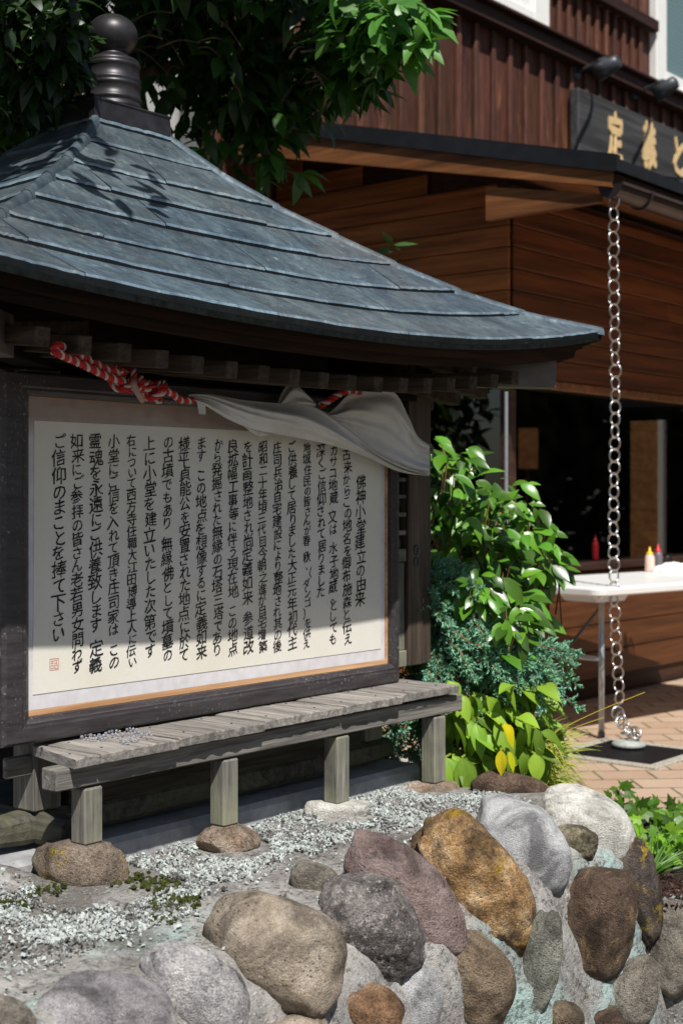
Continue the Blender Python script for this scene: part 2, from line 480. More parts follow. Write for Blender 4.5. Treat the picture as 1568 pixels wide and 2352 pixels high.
M['brick'] = m_brick()
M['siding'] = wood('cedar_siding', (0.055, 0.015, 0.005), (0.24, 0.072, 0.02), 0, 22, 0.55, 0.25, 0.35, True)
M['siding_side'] = wood('cedar_siding_sun_tinted', (0.12, 0.036, 0.011), (0.55, 0.20, 0.055), 1, 22, 0.55, 0.25, 0.35, True)  # brighter copy of the front cedar: sunlight put into its colour
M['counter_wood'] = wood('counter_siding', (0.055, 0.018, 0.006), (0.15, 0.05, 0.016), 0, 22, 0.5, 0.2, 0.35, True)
def m_batten():
    m, nt, b = mk('charred_board_and_batten', 0.6, 0, 0.35)
    p = pos(nt, (1, 1, 0.07)); g = nz(nt, p, 40, 6, 0.7, 1.2); w = nz(nt, pos(nt, (1, 1, 0.16)), 9, 5, 0.65, 0.3)
    c = ramp(nt, g, [(0.3, (0.024, 0.010, 0.007)), (0.7, (0.125, 0.047, 0.028))])
    c = mix(nt, ramp(nt, w, [(0.56, 0.0), (0.70, 0.7)]), c, mix(nt, g, (0.15, 0.055, 0.025), (0.42, 0.19, 0.08)))
    c = mix(nt, 1.0, c, tint(nt), 'MULTIPLY')
    setc(nt, b, c); bump(nt, b, g, 0.4, 0.006); return m
M['batten'] = m_batten()
M['trim'] = wood('dark_trim', (0.02, 0.009, 0.006), (0.075, 0.03, 0.018), 0, 30, 0.6)
M['barge'] = wood('brown_barge_board', (0.08, 0.028, 0.010), (0.30, 0.12, 0.04), 1, 26, 0.55)
M['soffit'] = wood('soffit_boards', (0.12, 0.04, 0.013), (0.34, 0.13, 0.042), 0, 26, 0.6, 0.2, 0.3, True)
M['roof_metal'] = plain('black_roof_metal', (0.03, 0.03, 0.034), 0.38, 0.6, 0.5, 0.2, 12)
M['gutter'] = plain('brown_gutter_metal', (0.055, 0.04, 0.04), 0.3, 0.5, 0.5, 0.2, 12)
M['white_paint'] = plain('white_window_paint', (0.80, 0.80, 0.76), 0.5, 0, 0.4, 0.04, 8)
def m_blind():
    m, nt, b = mk('pale_blind', 0.6, 0, 0.3)
    w = nt.nodes.new('ShaderNodeTexWave'); w.bands_direction = 'Z'; w.inputs['Scale'].default_value = 9.0
    nt.links.new(pos(nt), w.inputs['Vector'])
    setc(nt, b, ramp(nt, w.outputs['Fac'], [(0.2, (0.42, 0.50, 0.56)), (0.6, (0.60, 0.68, 0.73))])); return m
M['blind'] = m_blind()
M['sign_board'] = wood('weathered_sign_board', (0.02, 0.019, 0.02), (0.10, 0.098, 0.10), 0, 20, 0.7)
M['gold'] = plain('gold_lettering', (0.70, 0.50, 0.25), 0.55, 0.1, 0.4)
M['lamp_metal'] = plain('dark_lamp_metal', (0.07, 0.075, 0.085), 0.4, 0.5)
M['steel'] = plain('galvanised_steel', (0.42, 0.45, 0.48), 0.4, 0.7, 0.5, 0.12, 30)
M['chain'] = plain('bright_chain_steel', (0.52, 0.50, 0.48), 0.33, 1.0, 0.5, 0.08, 30)
M['plastic_white'] = plain('white_table_plastic', (0.80, 0.80, 0.78), 0.35, 0, 0.5, 0.02, 15)
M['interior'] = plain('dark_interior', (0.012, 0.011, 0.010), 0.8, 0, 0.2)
M['stucco'] = plain('white_stucco', (0.36, 0.36, 0.35), 0.9, 0, 0.2, 0.06, 14)
M['grate'] = plain('black_grate', (0.03, 0.03, 0.032), 0.5, 0.6)
M['kerb'] = plain('pebbled_kerb_concrete', (0.36, 0.33, 0.28), 0.9, 0, 0.2, 0.5, 110)
M['disc'] = plain('grey_green_disc', (0.36, 0.38, 0.35), 0.7, 0.1, 0.3, 0.2, 40)
M['yellow'] = plain('yellow_plastic', (0.80, 0.50, 0.02), 0.4)
M['red'] = plain('red_plastic', (0.62, 0.02, 0.03), 0.4)
M['mayo'] = plain('pinkish_squeeze_bottle', (0.72, 0.52, 0.43), 0.35)
M['soy'] = plain('smoky_squeeze_bottle', (0.14, 0.13, 0.14), 0.3)
M['clear'] = glassmat('drinking_glass', (0.85, 0.87, 0.87), 0.03, 1.5)
M['tissue'] = plain('white_tissue', (0.85, 0.85, 0.84), 0.8, 0, 0.2, 0.03)
M['bark'] = wood('branch_bark', (0.06, 0.04, 0.028), (0.17, 0.12, 0.08), 2, 40, 0.85)
M['twig'] = plain('brown_twig', (0.22, 0.11, 0.05), 0.7)
M['tree_leaf'] = leafmat('tree_leaf', (0.020, 0.062, 0.011), 0.42, 0.2)
M['far_leaf'] = leafmat('far_tree_leaf', (0.03, 0.065, 0.018), 0.6, 0.2, 0.3)
M['camellia_leaf'] = leafmat('camellia_leaf', (0.060, 0.185, 0.018), 0.33, 0.12, 0.6)
M['juniper_leaf'] = leafmat('juniper_needles', (0.14, 0.30, 0.23), 0.6, 0.15, 0.3)
M['hosta_leaf'] = leafmat('hosta_leaf', (0.16, 0.31, 0.035), 0.48, 0.18, 0.35)
M['grass_blade'] = leafmat('grass_blade', (0.26, 0.33, 0.05), 0.5, 0.3, 0.3)
M['ivy_leaf'] = leafmat('ivy_leaf', (0.08, 0.20, 0.02), 0.4, 0.3, 0.4)
M['moss'] = plain('moss', (0.045, 0.055, 0.014), 0.95, 0, 0.1, 0.6, 140)
def m_bead():
    m, nt, b = mk('faceted_glass_bead', 0.06, 0.0, 0.9)
    n = nz(nt, pos(nt), 70, 1)
    setc(nt, b, ramp(nt, n, [(0.35, (0.50, 0.55, 0.70)), (0.5, (0.80, 0.82, 0.82)), (0.65, (0.72, 0.62, 0.75))]))
    b.inputs['Transmission Weight'].default_value = 0.75
    b.inputs['Coat Weight'].default_value = 1.0
    return m
M['bead'] = m_bead()
M['rafter_cover'] = plain('dull_sheet_metal', (0.12, 0.10, 0.09), 0.6, 0.2, 0.3, 0.2, 20)
# ------------------------------------------------------------ the wooden shrine
random.seed(11)
shrine = thing('wooden_shrine', 'small dark wooden shrine with blue grey copper pyramid roof on the stone wall', 'shrine', S(0.63, -0.41, 0.30))
TC, NC = 0.588, -0.3845
def hu(r): return 0.129 + 0.9873 * r
def hv(r): return 0.080 + 0.7245 * r
ZH = [(0, 2.04), (.012, 2.03), (.1015, 1.957), (.2345, 1.87), (.367, 1.80), (.501, 1.73), (.652, 1.662), (.807, 1.607), (1.0, 1.565), (1.05, 1.557)]
def zc(r): return interp(ZH, r) - 0.093 * r * r
LIFT = {(1, 1): 0.093, (-1, 1): 0.050, (1, -1): 0.08, (-1, -1): 0.06}      # (sign t, sign n)
def roof_pt(face, r, s, dz=0.0):
    """face 0 front, 1 right, 2 back, 3 left; s runs -1..1 along the face"""
    if face == 0: t, n, k = TC + s * hu(r), NC + hv(r), (1 if s > 0 else -1, 1)
    elif face == 2: t, n, k = TC + s * hu(r), NC - hv(r), (1 if s > 0 else -1, -1)
    elif face == 1: t, n, k = TC + hu(r), NC + s * hv(r), (1, 1 if s > 0 else -1)
    else: t, n, k = TC - hu(r), NC + s * hv(r), (-1, 1 if s > 0 else -1)
    return S(t, n, zc(r) + LIFT[k] * r * r * abs(s) ** 2.2 + dz)
RS = [0.0, .012, .1015, .2345, .367, .501, .652, .807, 1.0]
roof = MB()
def seam(face, r, s0, s1, f):
    w = hu(r) if face in (0, 2) else hv(r)                  # cuts run straight up the slope
    return lerp(max(-1, min(1, s0 / w)), max(-1, min(1, s1 / w)), f)
def sheet(mb, face, ra, rb, s0, s1, lift, tintc):
    ns = max(2, int(min(s1 - s0, 1.2) / 0.06)); rows = 4
    P = []
    wob = [rnd(-.0012, .0012) for _ in range(ns + 1)]
    for i in range(rows + 1):
        f = i / rows
        r = lerp(ra, rb, f)
        row = []
        for j in range(ns + 1):
            s = seam(face, r, s0, s1, j / ns)
            z = 0.001 + (lift + 0.0115) * f ** 1.3 + wob[j] * f
            row.append(roof_pt(face, r, s, z))
        P.append(row)
    lip = []; lip2 = []
    for j in range(ns + 1):
        s = seam(face, rb, s0, s1, j / ns)
        lip.append(roof_pt(face, rb + .005, s, lift + .0080 + wob[j])); lip2.append(roof_pt(face, rb + .003, s, -.006))
    P.append(lip)
    if face in (1, 2): P = [row[::-1] for row in P]; lip2 = lip2[::-1]
    mb.grid(P[:-1], tintc); mb.grid(P[-2:], tuple(1.9 * q for q in tintc)); mb.grid([P[-1], lip2], (.10, .10, .10)); P = P + [lip2]  # course edges: glint on the fold, gap shadow below, put into the tint
    for j in (0, ns):                                     # the side edges of the sheet
        e = [roof_pt(face, lerp(ra, rb, i / rows), seam(face, lerp(ra, rb, i / rows), s0, s1, 0 if j == 0 else 1), -.006) for i in range(rows + 1)]
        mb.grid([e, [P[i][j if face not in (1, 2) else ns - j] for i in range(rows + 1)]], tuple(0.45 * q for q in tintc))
for face in range(4):
    for i in range(len(RS) - 1):
        ra, rb = max(0, RS[i] - .02), RS[i + 1]
        w = hu(rb) if face in (0, 2) else hv(rb)
        cuts = [-9.0]
        step = 0.52
        x = -w + step * (0.25 + 0.65 * ((i * 0.618 + 0.3) % 1))
        while x < w - 0.10:
            cuts.append(x); x += step * rnd(0.85, 1.1)
        cuts.append(9.0)
        for q, (a, b_) in enumerate(zip(cuts, cuts[1:])):
            g = rnd(0.86, 1.12); h = rnd(-.05, .05)
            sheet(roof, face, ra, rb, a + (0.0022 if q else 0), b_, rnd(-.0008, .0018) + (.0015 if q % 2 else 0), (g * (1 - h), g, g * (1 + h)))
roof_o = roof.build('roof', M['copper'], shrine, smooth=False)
def hip_caps():
    for kt, kn in ((1, 1), (-1, 1), (1, -1), (-1, -1)):
        mb = MB()
        for i in range(1, len(RS) - 1):
            ra, rb = RS[i] - .012, RS[i + 1] + .004
            P = []
            for q in range(5):
                r = lerp(ra, rb, q / 4)
                t, n = TC + kt * hu(r), NC + kn * hv(r)
                z = zc(r) + LIFT[(kt, kn)] * r * r
                w = 0.0145 + 0.002 * q / 4; hgt = 0.009 + 0.004 * q / 4
                d = Vector((kt * hu(1) - kt * hu(0), kn * hv(1) - kn * hv(0))).normalized()
                sx = Vector((-d.y, d.x))
                row = []
                for a in range(7):
                    an = PI * a / 6
                    off = math.cos(an) * w; up = math.sin(an) * hgt - 0.012 * (1 - math.sin(an)) + 0.004
                    row.append(S(t + sx.x * off, n + sx.y * off, z + up))
                P.append(row)
            g = rnd(.8, 1.1)
            mb.grid(P if kt * kn > 0 else P, (g, g, g))
            mb.add(P[-1], [tuple(range(7))], (.3, .3, .3))
        mb.build('hip_cap', M['copper'], roof_o, smooth=True)
hip_caps()
# metal drip edge and the curved boards under it
NS = 40
def ring_strip(mb, r0, r1, dz0, dz1, tintc=(1, 1, 1)):
    for face in range(4):
        P = [[roof_pt(face, r, -1 + 2 * j / NS, dz) for j in range(NS + 1)] for r, dz in ((r0, dz0), (r1, dz1))]
        mb.grid(P, tintc)
edge = MB()
ring_strip(edge, 1.004, 1.001, .004, -.020); ring_strip(edge, 1.001, .93, -.020, -.024)
edge.build('drip_edge', M['copper_edge'], roof_o, fix=True)
fas = MB()
for (ra, rb, za, zb) in ((.962, .955, -.023, -.056), (.955, .93, -.056, -.057), (.940, .934, -.0575, -.086), (.934, .88, -.086, -.087)):
    ring_strip(fas, ra, rb, za, zb)
fas.build('eave_board', M['fascia'], roof_o)
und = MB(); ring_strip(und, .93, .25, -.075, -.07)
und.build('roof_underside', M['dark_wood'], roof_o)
raf_face = [(0, 17, 0), (1, 13, 1), (3, 13, 3)]
for face, cnt, _ in raf_face:
    for k in range(cnt):
        s = -0.80 + 1.60 * k / (cnt - 1)
        p1 = roof_pt(face, .885, s, 0); p0 = roof_pt(face, .30, s * 2.0 if abs(s) < .5 else (1 if s > 0 else -1) * .99, 0)
        out = N3 if face == 0 else (U3 if face == 1 else -U3)
        L = 0.42
        zt = roof_pt(face, 1.0, s, 0).z - .088
        c = Vector((p1.x, p1.y, zt - .019)) - out * (L / 2)
        mb = MB(); a0 = (out + UP * -.10).normalized(); a1 = UP.cross(a0).normalized(); a2 = a0.cross(a1)
        mb.box(c + UP * .02, (L / 2, .0175, .0185), (a0, a1, a2), .002)
        mb.build('rafter', M['rafter'], roof_o)
# corner rafter wrapped in metal at the front right, plus its three sisters
for kt, kn in ((1, 1), (-1, 1), (1, -1), (-1, -1)):
    d = (U3 * (kt * (hu(1) - hu(0))) + N3 * (kn * (hv(1) - hv(0)))).normalized()
    r = .845
    e = S(TC + kt * hu(r), NC + kn * hv(r), zc(.9) + LIFT[(kt, kn)] * .9 - .150)
    a1 = UP.cross(d).normalized()
    mb = MB(); mb.box(e - d * .30, (.30, .030, .036), (d, a1, UP), .003)
    h = mb.build('hip_rafter', M['dark_wood'], roof_o)
    mb = MB(); mb.box(e - d * .085, (.125, .036, .041), (d, a1, UP), .002)
    mb.build('metal_cover', M['rafter_cover'], h)
# finial: flared box, banded drum and ball
fin = MB()
for hw, hn, z0, z1 in ((.127, .122, 2.060, 2.118),):
    pass
def quadring(mb, rows):
    P = []
    for a, b_, z in rows:
        P.append([S(TC - a, NC + b_, z), S(TC + a, NC + b_, z), S(TC + a, NC - b_, z), S(TC - a, NC - b_, z), S(TC - a, NC + b_, z)])
    mb.grid(P)
    mb.add(P[-1][:4], [(0, 1, 2, 3)])
quadring(fin, [(.139, .090, 2.018), (.141, .092, 2.026), (.133, .084, 2.032), (.129, .080, 2.092), (.132, .083, 2.096), (.131, .082, 2.100), (.06, .06, 2.108)])
fin_o = fin.build('finial', M['bronze'], shrine, fix=True)
fz = 2.100; dz_ = [(0.079, 0), (.081, .004), (.081, .010), (.077, .013), (.077, .022), (.080, .025), (.080, .031), (.076, .034),
        (.0745, .062), (.078, .065), (.078, .071), (.075, .074), (.0775, .078), (.0775, .084), (.0735, .087), (.0725, .116), (.0755, .119), (.0755, .125), (.073, .128), (.0745, .131), (.0735, .136), (.066, .142), (.050, .150), (.040, .154)]
dz_ = [(r_ * .96, z_ * .93) for r_, z_ in dz_]; dr = MB(); dr.lathe(S(TC, NC, fz), dz_, 40); dr.build('finial_drum', M['bronze'], fin_o, smooth=True)
bz = fz + .137
prof = [(.040, 0.0), (.044, .006), (.040, .012)] + [(.066 * math.cos(a) , .060 + .055 * math.sin(a)) for a in [R(x) for x in range(-56, 90, 9)]] + [(.004, .116)]
bl = MB(); bl.lathe(S(TC, NC, bz), prof, 40); bl.build('finial_ball', M['bronze'], fin_o, smooth=True)
# body: corner posts, plank walls, beams
T0, T1, NB = 0.035, 1.245, -0.86
for t in (T0, T1 - .075):
    for n in (-.08, NB):
        mb = MB(); mb.sbox(t, t + .075, n, n + .075, .425, 1.46, .004)
        mb.build('post', M['post_wood'] if 'post_wood' in M else M['bench_leg'] if n > -.5 else M['dark_wood_v'], shrine)
def plankwall(name, t0, t1, n0, n1, z0, z1, step=.12):
    mb = MB(); z = z0
    while z < z1 - .01:
        g = rnd(.7, 1.1); mb.sbox(t0, t1, n0, n1, z, min(z + step - .003, z1), .002, (g, g, g)); z += step
    return mb.build(name, M['dark_wood'], shrine)
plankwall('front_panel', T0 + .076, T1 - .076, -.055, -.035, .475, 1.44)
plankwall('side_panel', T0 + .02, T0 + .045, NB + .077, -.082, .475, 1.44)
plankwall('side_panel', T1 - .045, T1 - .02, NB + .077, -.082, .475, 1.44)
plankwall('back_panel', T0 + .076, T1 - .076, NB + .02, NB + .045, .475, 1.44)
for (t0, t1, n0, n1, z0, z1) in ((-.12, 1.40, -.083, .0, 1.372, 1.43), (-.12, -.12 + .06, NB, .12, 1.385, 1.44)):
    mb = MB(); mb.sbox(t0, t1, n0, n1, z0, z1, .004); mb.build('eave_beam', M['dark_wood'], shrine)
# crossed sill logs that stick out at the front left corner
def log(a0, a1, cross_w, z0, z1, axis):
    mb = MB(); K = 14; segs = 12; P = []
    for i in range(K + 1):
        f = i / K; x = lerp(a0, a1, f)
        e = min(1, 0.80 + 4 * min(f, 1 - f)) if f in (0, 1) else 1
        row = []
        for k in range(segs + 1):
            a = 2 * PI * (k % segs) / segs
            ca, sa = math.cos(a), math.sin(a)
            sq = 1 / max(abs(ca), abs(sa)) ** .72
            o = noise.noise(Vector((x * 9, ca * 1.5, sa * 1.5))) * .10 + 1
            yy, zz = ca * sq * cross_w / 2 * e * o, sa * sq * (z1 - z0) / 2 * e * o
            row.append(S(x, CROSS[1] + yy, (z0 + z1) / 2 + zz) if axis == 0 else S(CROSS[0] + yy, x, (z0 + z1) / 2 + zz))
        P.append(row)
    mb.grid(P)
    mb.add(P[0][:-1], [tuple(range(segs))]); mb.add(P[-1][:-1], [tuple(range(segs))[::-1]])
    return mb
CROSS = (T0 + .037, -.042)
log(-.075, 1.30, .074, .356, .424, 0).build('sill_log', M['sill_log'], shrine, fix=True)
log(-.95, .075, .074, .355, .424, 1).build('sill_log', M['sill_log'], shrine, fix=True)
mb = MB(); mb.sbox(.14, 1.16, -.06, -.012, .385, .462, .005); mb.build('ground_sill', M['plinth_board'], shrine)
# lattice door standing open past the right post
door = MB(); dn0, dn1 = -.052, -.018
def dbox(m, x0, x1, z0, z1, nn0=dn0, nn1=dn1, b=.003): m.sbox(x0, x1, nn0, nn1, z0, z1, b)
td = tn(972, -.018); te = tn(986, -.03); tl = tn(939, -.018)
dbox(door, tl, td, .612, 1.42); dbox(door, td + .002, te, .612, 1.42, -.06, -.024)
dbox(door, 1.22, 1.27, .612, 1.42)
door_o = door.build('lattice_door', M['door_wood'] if 'door_wood' in M else M['frame_side'], shrine)
rails = MB()
for ya, yb in ((1097, 1106), (1136, 1145), (1177, 1187), (1218, 1229), (1261, 1290)):
    Y = S(1.36, -.03, 0).y
    dbox(rails, 1.272, tl - .002, zat(yb, Y), zat(ya, Y), -.045, -.026, .002)
dbox(rails, 1.272, tl - .002, .66, zat(1290, 4.1) - .002, -.042, -.034, 0)
dbox(rails, 1.272, tl - .002, .612, .658, -.046, -.024, .002)
rails.build('door_rail', M['bench_leg'], door_o)
mb = MB()
for dz in (0, .035):
    mb.torus(S((tl + td) / 2, -.0165, zat(1275, 4.15) - .018 + dz), N3, .011, .004, 16, 6)
mb.build('door_pull', M['dark_iron'] if 'dark_iron' in M else M['lamp_metal'], door_o, smooth=True)
# plinth under the shrine
mb = MB(); mb.sbox(-.16, 1.36, -.98, .045, .20, .345, .012)
tag(mb.build('concrete_plinth', M['concrete']), 'grey concrete plinth in the shade under the wooden shrine', 'plinth')

# ------------------------------------------------------------ framed notice
notice = thing('framed_notice', 'large framed sheet of brush-written Japanese text leaning on the shrine front', 'notice board', S(.63, .01, .577))
FT0, FT1, FZ0, FZ1 = tn(8, .034), tn(917, .034), .582, 1.362
IT0, IT1, IZ0, IZ1 = .002, 1.252, .634, 1.312
def mitre(mb, n0, n1, o, i):
    """frame from outer box o to inner box i at front plane n1, with a back edge n0"""
    (a0, a1, b0, b1), (c0, c1, d0, d1) = o, i
    oc = [(a0, b0), (a1, b0), (a1, b1), (a0, b1)]; ic = [(c0, d0), (c1, d0), (c1, d1), (c0, d1)]
    for k in range(4):
        k2 = (k + 1) % 4
        A, Bq, C, D = oc[k], oc[k2], ic[k2], ic[k]
        def mid(p, q, f): return (lerp(p[0], q[0], f), lerp(p[1], q[1], f))
        prof = [(0, n0), (0, n1 - .006), (.12, n1), (.62, n1), (.70, n1 - .003), (.80, n1 - .003), (.84, n1 - .007), (1, n1 - .016), (1, n0)]
        P = []
        for f, n in prof:
            p, q = mid(A, D, f), mid(Bq, C, f)
            P.append([S(lerp(p[0], q[0], j / 6), n, lerp(p[1], q[1], j / 6)) for j in range(7)])
        g = rnd(.9, 1.1); mb.grid(P, (g, g, g))
fr = MB(); mitre(fr, -.034, .034, (FT0, FT1, FZ0, FZ1), (IT0, IT1, IZ0, IZ1))
fr.build('frame', M['frame'], notice, fix=True)
rim = MB(); e = .010
def flatring(mb, o, i, n):
    (a0, a1, b0, b1), (c0, c1, d0, d1) = o, i
    oc = [(a0, b0), (a1, b0), (a1, b1), (a0, b1)]; ic = [(c0, d0), (c1, d0), (c1, d1), (c0, d1)]
    for k in range(4):
        k2 = (k + 1) % 4
        mb.add([S(oc[k][0], n, oc[k][1]), S(oc[k2][0], n, oc[k2][1]), S(ic[k2][0], n - .002, ic[k2][1]), S(ic[k][0], n - .002, ic[k][1])], [(0, 1, 2, 3)])
flatring(rim, (IT0 + .0005, IT1 - .0005, IZ0 + .0005, IZ1 - .0005), (IT0 + .006, IT1 - .012, IZ0 + .013, IZ1 - .002), .006)
rim.build('inner_rim', M['rim'], notice, fix=True)
mt = MB(); mt.sbox(IT0 - .004, IT1 + .004, -.012, .003, IZ0 - .004, IZ1 + .004, 0)
mt.build('mat', M['mat'], notice)
PN = .0038
pa = [Son(76, 1596, PN), Son(874, 1490, PN), Son(874, 1004, PN), Son(79, 966, PN)]
pp = MB(); pp.prism(pa, N3 * .0006); pp.build('paper', M['paper'], notice, fix=True)
# the writing, column by column from the right
COLS = [
    (828, 1090, 1393, '佛神小堂建立の由来'), (797, 1028, 1480, '古来からこの地名を御布施森と伝え'),
    (765, 1022, 1480, 'カサコ地蔵、又は　水子地蔵、としても'), (738, 1020, 1372, '深くご信仰されて居りました'),
    (705, 1016, 1489, '地域住民の皆さんが春、秋、（ダンゴ）を供え'), (671, 1014, 1491, 'ご供養して居りました大正元年初代主'),
    (638, 1014, 1498, '庄司兵治自宅建設により整地され其の後'), (603, 1013, 1498, '昭和二十年頃三代目今朝之進が自宅増築'),
    (569, 1012, 1502, 'を計画整地され尚定義如来　参道改'), (535, 1009, 1506, '良拡幅工事等に伴う現在地　この地点'),
    (500, 1008, 1506, 'から発掘された無縁の石塔三塔であり'), (462, 1004, 1514, 'ます　この地点を想像するに定義如来'),
    (424, 1003, 1519, '様平貞能公を安置された地点に於て'), (385, 1001, 1520, 'の古墳でもあり　無縁佛として墳墓の'),
    (345, 1000, 1510, '上に小堂を建立いたした次第です'), (303, 998, 1532, '右について西方寺住職大江田博導上人に伝い'),
    (261, 997, 1535, '小堂にご信を入れて頂き庄司家は　この'), (220, 995, 1545, '霊魂を永遠にご供養致します　定義'),
    (178, 995, 1545, '如来にご参拝の皆さん老若男女問わず'), (136, 996, 1474, 'ご信仰のまことを捧て下さい')]
_glyph = {}
def glyph_objs(chars):
    tmp = {}
    for ch in chars:
        cu = bpy.data.curves.new('glyph', 'FONT'); cu.body = ch; cu.size = 1.0; cu.resolution_u = 2; cu.offset = 0.0
        o = bpy.data.objects.new('glyph', cu); COL.objects.link(o); tmp[ch] = o
    dg = bpy.context.evaluated_depsgraph_get(); dg.update()
    for ch, o in tmp.items():
        me = o.evaluated_get(dg).to_mesh()
        _glyph[ch] = ([v.co.copy() for v in me.vertices], [tuple(p.vertices) for p in me.polygons])
        o.evaluated_get(dg).to_mesh_clear()
    for o in tmp.values():
        cu = o.data; bpy.data.objects.remove(o); bpy.data.curves.remove(cu)
SIGN = '定義と'
glyph_objs(sorted(set(''.join(c[3] for c in COLS) + SIGN) - {'　'}))
HIRA = lambda ch: 0x3041 <= ord(ch) <= 0x30ff
def put_glyph(mb, ch, cen, w, h, ax, ay, shear=.13, wob=.03, seed=0, fat=.013):
    vs, fs = _glyph[ch]
    if not vs: return
    out = []
    sd = Vector((seed * 3.7, seed * 1.3, 0))
    for v in vs:
        x, y = v.x - .5, v.y - .38
        nx = noise.noise(Vector((x * 2.6, y * 2.6, 0)) + sd) * wob; ny = noise.noise(Vector((x * 2.6, y * 2.6, 5)) + sd) * wob
        nx += noise.noise(Vector((x * 9, y * 9, 2)) + sd) * wob * .35; ny += noise.noise(Vector((x * 9, y * 9, 7)) + sd) * wob * .35
        x, y = x + nx, y + ny
        y = y + shear * x
        out.append(cen + ax * (x * w) + ay * (y * h))
    for q, (dx, dy) in enumerate(((0, 0), (fat, 0), (fat * .4, fat * .8), (fat * .6, -fat * .5))):
        mb.add([p + ax * (dx * w) + ay * (dy * h) + N3 * (q * .00015) for p in out], fs)
        if not fat: break
wr = MB(); sd = 0
for x, y0, y1, txt in COLS:
    n = len(txt)
    wts = [(.5 if ch in '、　' else (.86 if HIRA(ch) else 1.0)) for ch in txt]
    tot = sum(wts); y = y0
    for ch, w_ in zip(txt, wts):
        hgt = (y1 - y0) * w_ / tot
        if ch != '　':
            sd += 1
            c = Son(x + rnd(-2, 2), y + hgt / 2, PN + .0014)
            px = c.y / F                                   # metres per picture unit here
            size = hgt * px * rnd(1.0, 1.12) / (1.0 if w_ > .9 or w_ < .6 else .95)
            if w_ == .5: c = c + U3 * 0.008; size *= 1.7
            put_glyph(wr, ch, c, min(size * 1.06, .046), size, (U3 * math.cos(.02) ), UP, rnd(.10, .22), .075, sd)
        y += hgt
wr.build('writing', M['ink'], notice)
sl = MB()
p0 = Son(115, 1540, PN + .001); q = .024
def stroke(a, b_, w=.0007):
    A = p0 + U3 * (a[0] * q) + UP * (a[1] * q); Bq = p0 + U3 * (b_[0] * q) + UP * (b_[1] * q)
    d = (Bq - A).normalized(); s_ = d.cross(N3)
    sl.add([A - s_ * w, Bq - s_ * w, Bq + s_ * w, A + s_ * w], [(0, 1, 2, 3)])
for a, b_ in (((0, 0), (1, 0)), ((1, 0), (1, 1)), ((1, 1), (0, 1)), ((0, 1), (0, 0)), ((.5, .08), (.5, .92)), ((.1, .8), (.42, .8)), ((.1, .62), (.42, .62)), ((.26, .9), (.26, .5)), ((.1, .4), (.42, .4)), ((.12, .15), (.4, .15)), ((.12, .15), (.12, .4)), ((.4, .15), (.4, .4)), ((.58, .85), (.9, .85)), ((.58, .6), (.9, .6)), ((.74, .9), (.74, .45)), ((.58, .4), (.9, .4)), ((.58, .12), (.9, .12)), ((.6, .4), (.6, .12)), ((.88, .4), (.88, .12))):
    stroke(a, b_)
sl.build('seal_stamp', M['seal'], notice)
gl = MB(); gl.sbox(IT0 - .002, IT1 + .002, .0088, .0104, IZ0 - .002, IZ1 + .002); gl.build('glass_pane', M['glass'], notice)

# ------------------------------------------------------------ bench
bench = thing('bench', 'low weathered grey plank bench on four legs in front of the framed notice', 'bench', S(.68, .10, .33))
BN = .187; base_t = [tn(x, BN) for x in (176, 226, 407, 607, 790, 921, 1059)]
bt = [tn(168, BN), base_t[1]] + base_t[2:]
for k in range(len(bt) - 1):
    t0, t1 = bt[k] + .0025, bt[k + 1] - .0025
    z = .572 + .0085 * (t0 + t1) / 2 + rnd(-.0015, .0015); th = .0225
    mb = MB(); n1 = BN + rnd(-.006, .008); n0 = -.022 if k else .0; g = rnd(.86, 1.12)
    K = 12; P = []
    for side in range(2):
        pass
    topr = []; 
    W = max(3, int((t1 - t0) / .012))
    def edge_n(t): return n1 + .0035 * noise.noise(Vector((t * 38, k, 1))) + .002 * noise.noise(Vector((t * 130, k, 3)))
    def top_z(t, n): return z + .0016 * noise.noise(Vector((t * 40, n * 5, k))) - .002 * max(0, abs((t - t0) / (t1 - t0) - .5) * 2 - .8) / .2
    ts = [lerp(t0, t1, j / W) for j in range(W + 1)]
    skew = (lambda n: .045 * (BN - n) / BN) if k == 0 else (lambda n: 0)
    rows = [[S(lerp(t + skew(n0 + (edge_n(t) - n0) * f) * (1 - (t - t0) / (t1 - t0)), t, 0), n0 + (edge_n(t) - n0) * f, top_z(t, f)) for t in ts] for f in [i / 8 for i in range(9)]]
    rows.append([S(t, edge_n(t) + .0015, top_z(t, 1) - .003) for t in ts])
    rows.append([S(t, edge_n(t), z - th + .002) for t in ts]); rows.append([S(t, edge_n(t) - .003, z - th) for t in ts])
    rows.append([S(t + skew(n0) * (1 - (t - t0) / (t1 - t0)), n0, z - th) for t in ts]); rows.append(rows[0])
    mb.grid(rows, (g, g * .99, g * .97))
    for j in (0, W):
        mb.add([r_[j] for r_ in rows[:-1]], [tuple(range(len(rows) - 1)) if j else tuple(range(len(rows) - 1))[::-1]], (g, g, g))
    pk = mb.build('plank', M['bench'], bench, fix=True)
    ORG[pk.name] = ORG[bench.name]
    for f in ((.5,) if t1 - t0 < .1 else (.2, .8)):
        for n in (.045, .145):
            nl = MB(); nl.lathe(S(lerp(t0, t1, f) + rnd(-.01, .01), n, z), [(.0026, -.002), (.0028, .0016), (.0012, .002)], 8)
            nl.build('nail', M['lamp_metal'], pk)
bm_ = MB(); bm_.sbox(-.045, 1.385, .118, .166, .504, .549, .003); bm_.build('front_beam', M['bench_beam'], bench)
bm_ = MB(); bm_.sbox(1.335, 1.375, .0, .117, .502, .548, .003); bm_.build('cross_beam', M['bench_beam'], bench)
bm_ = MB(); bm_.sbox(-.03, 1.36, -.03, -.013, .505, .549, .003); bm_.build('back_beam', M['bench_beam'], bench)
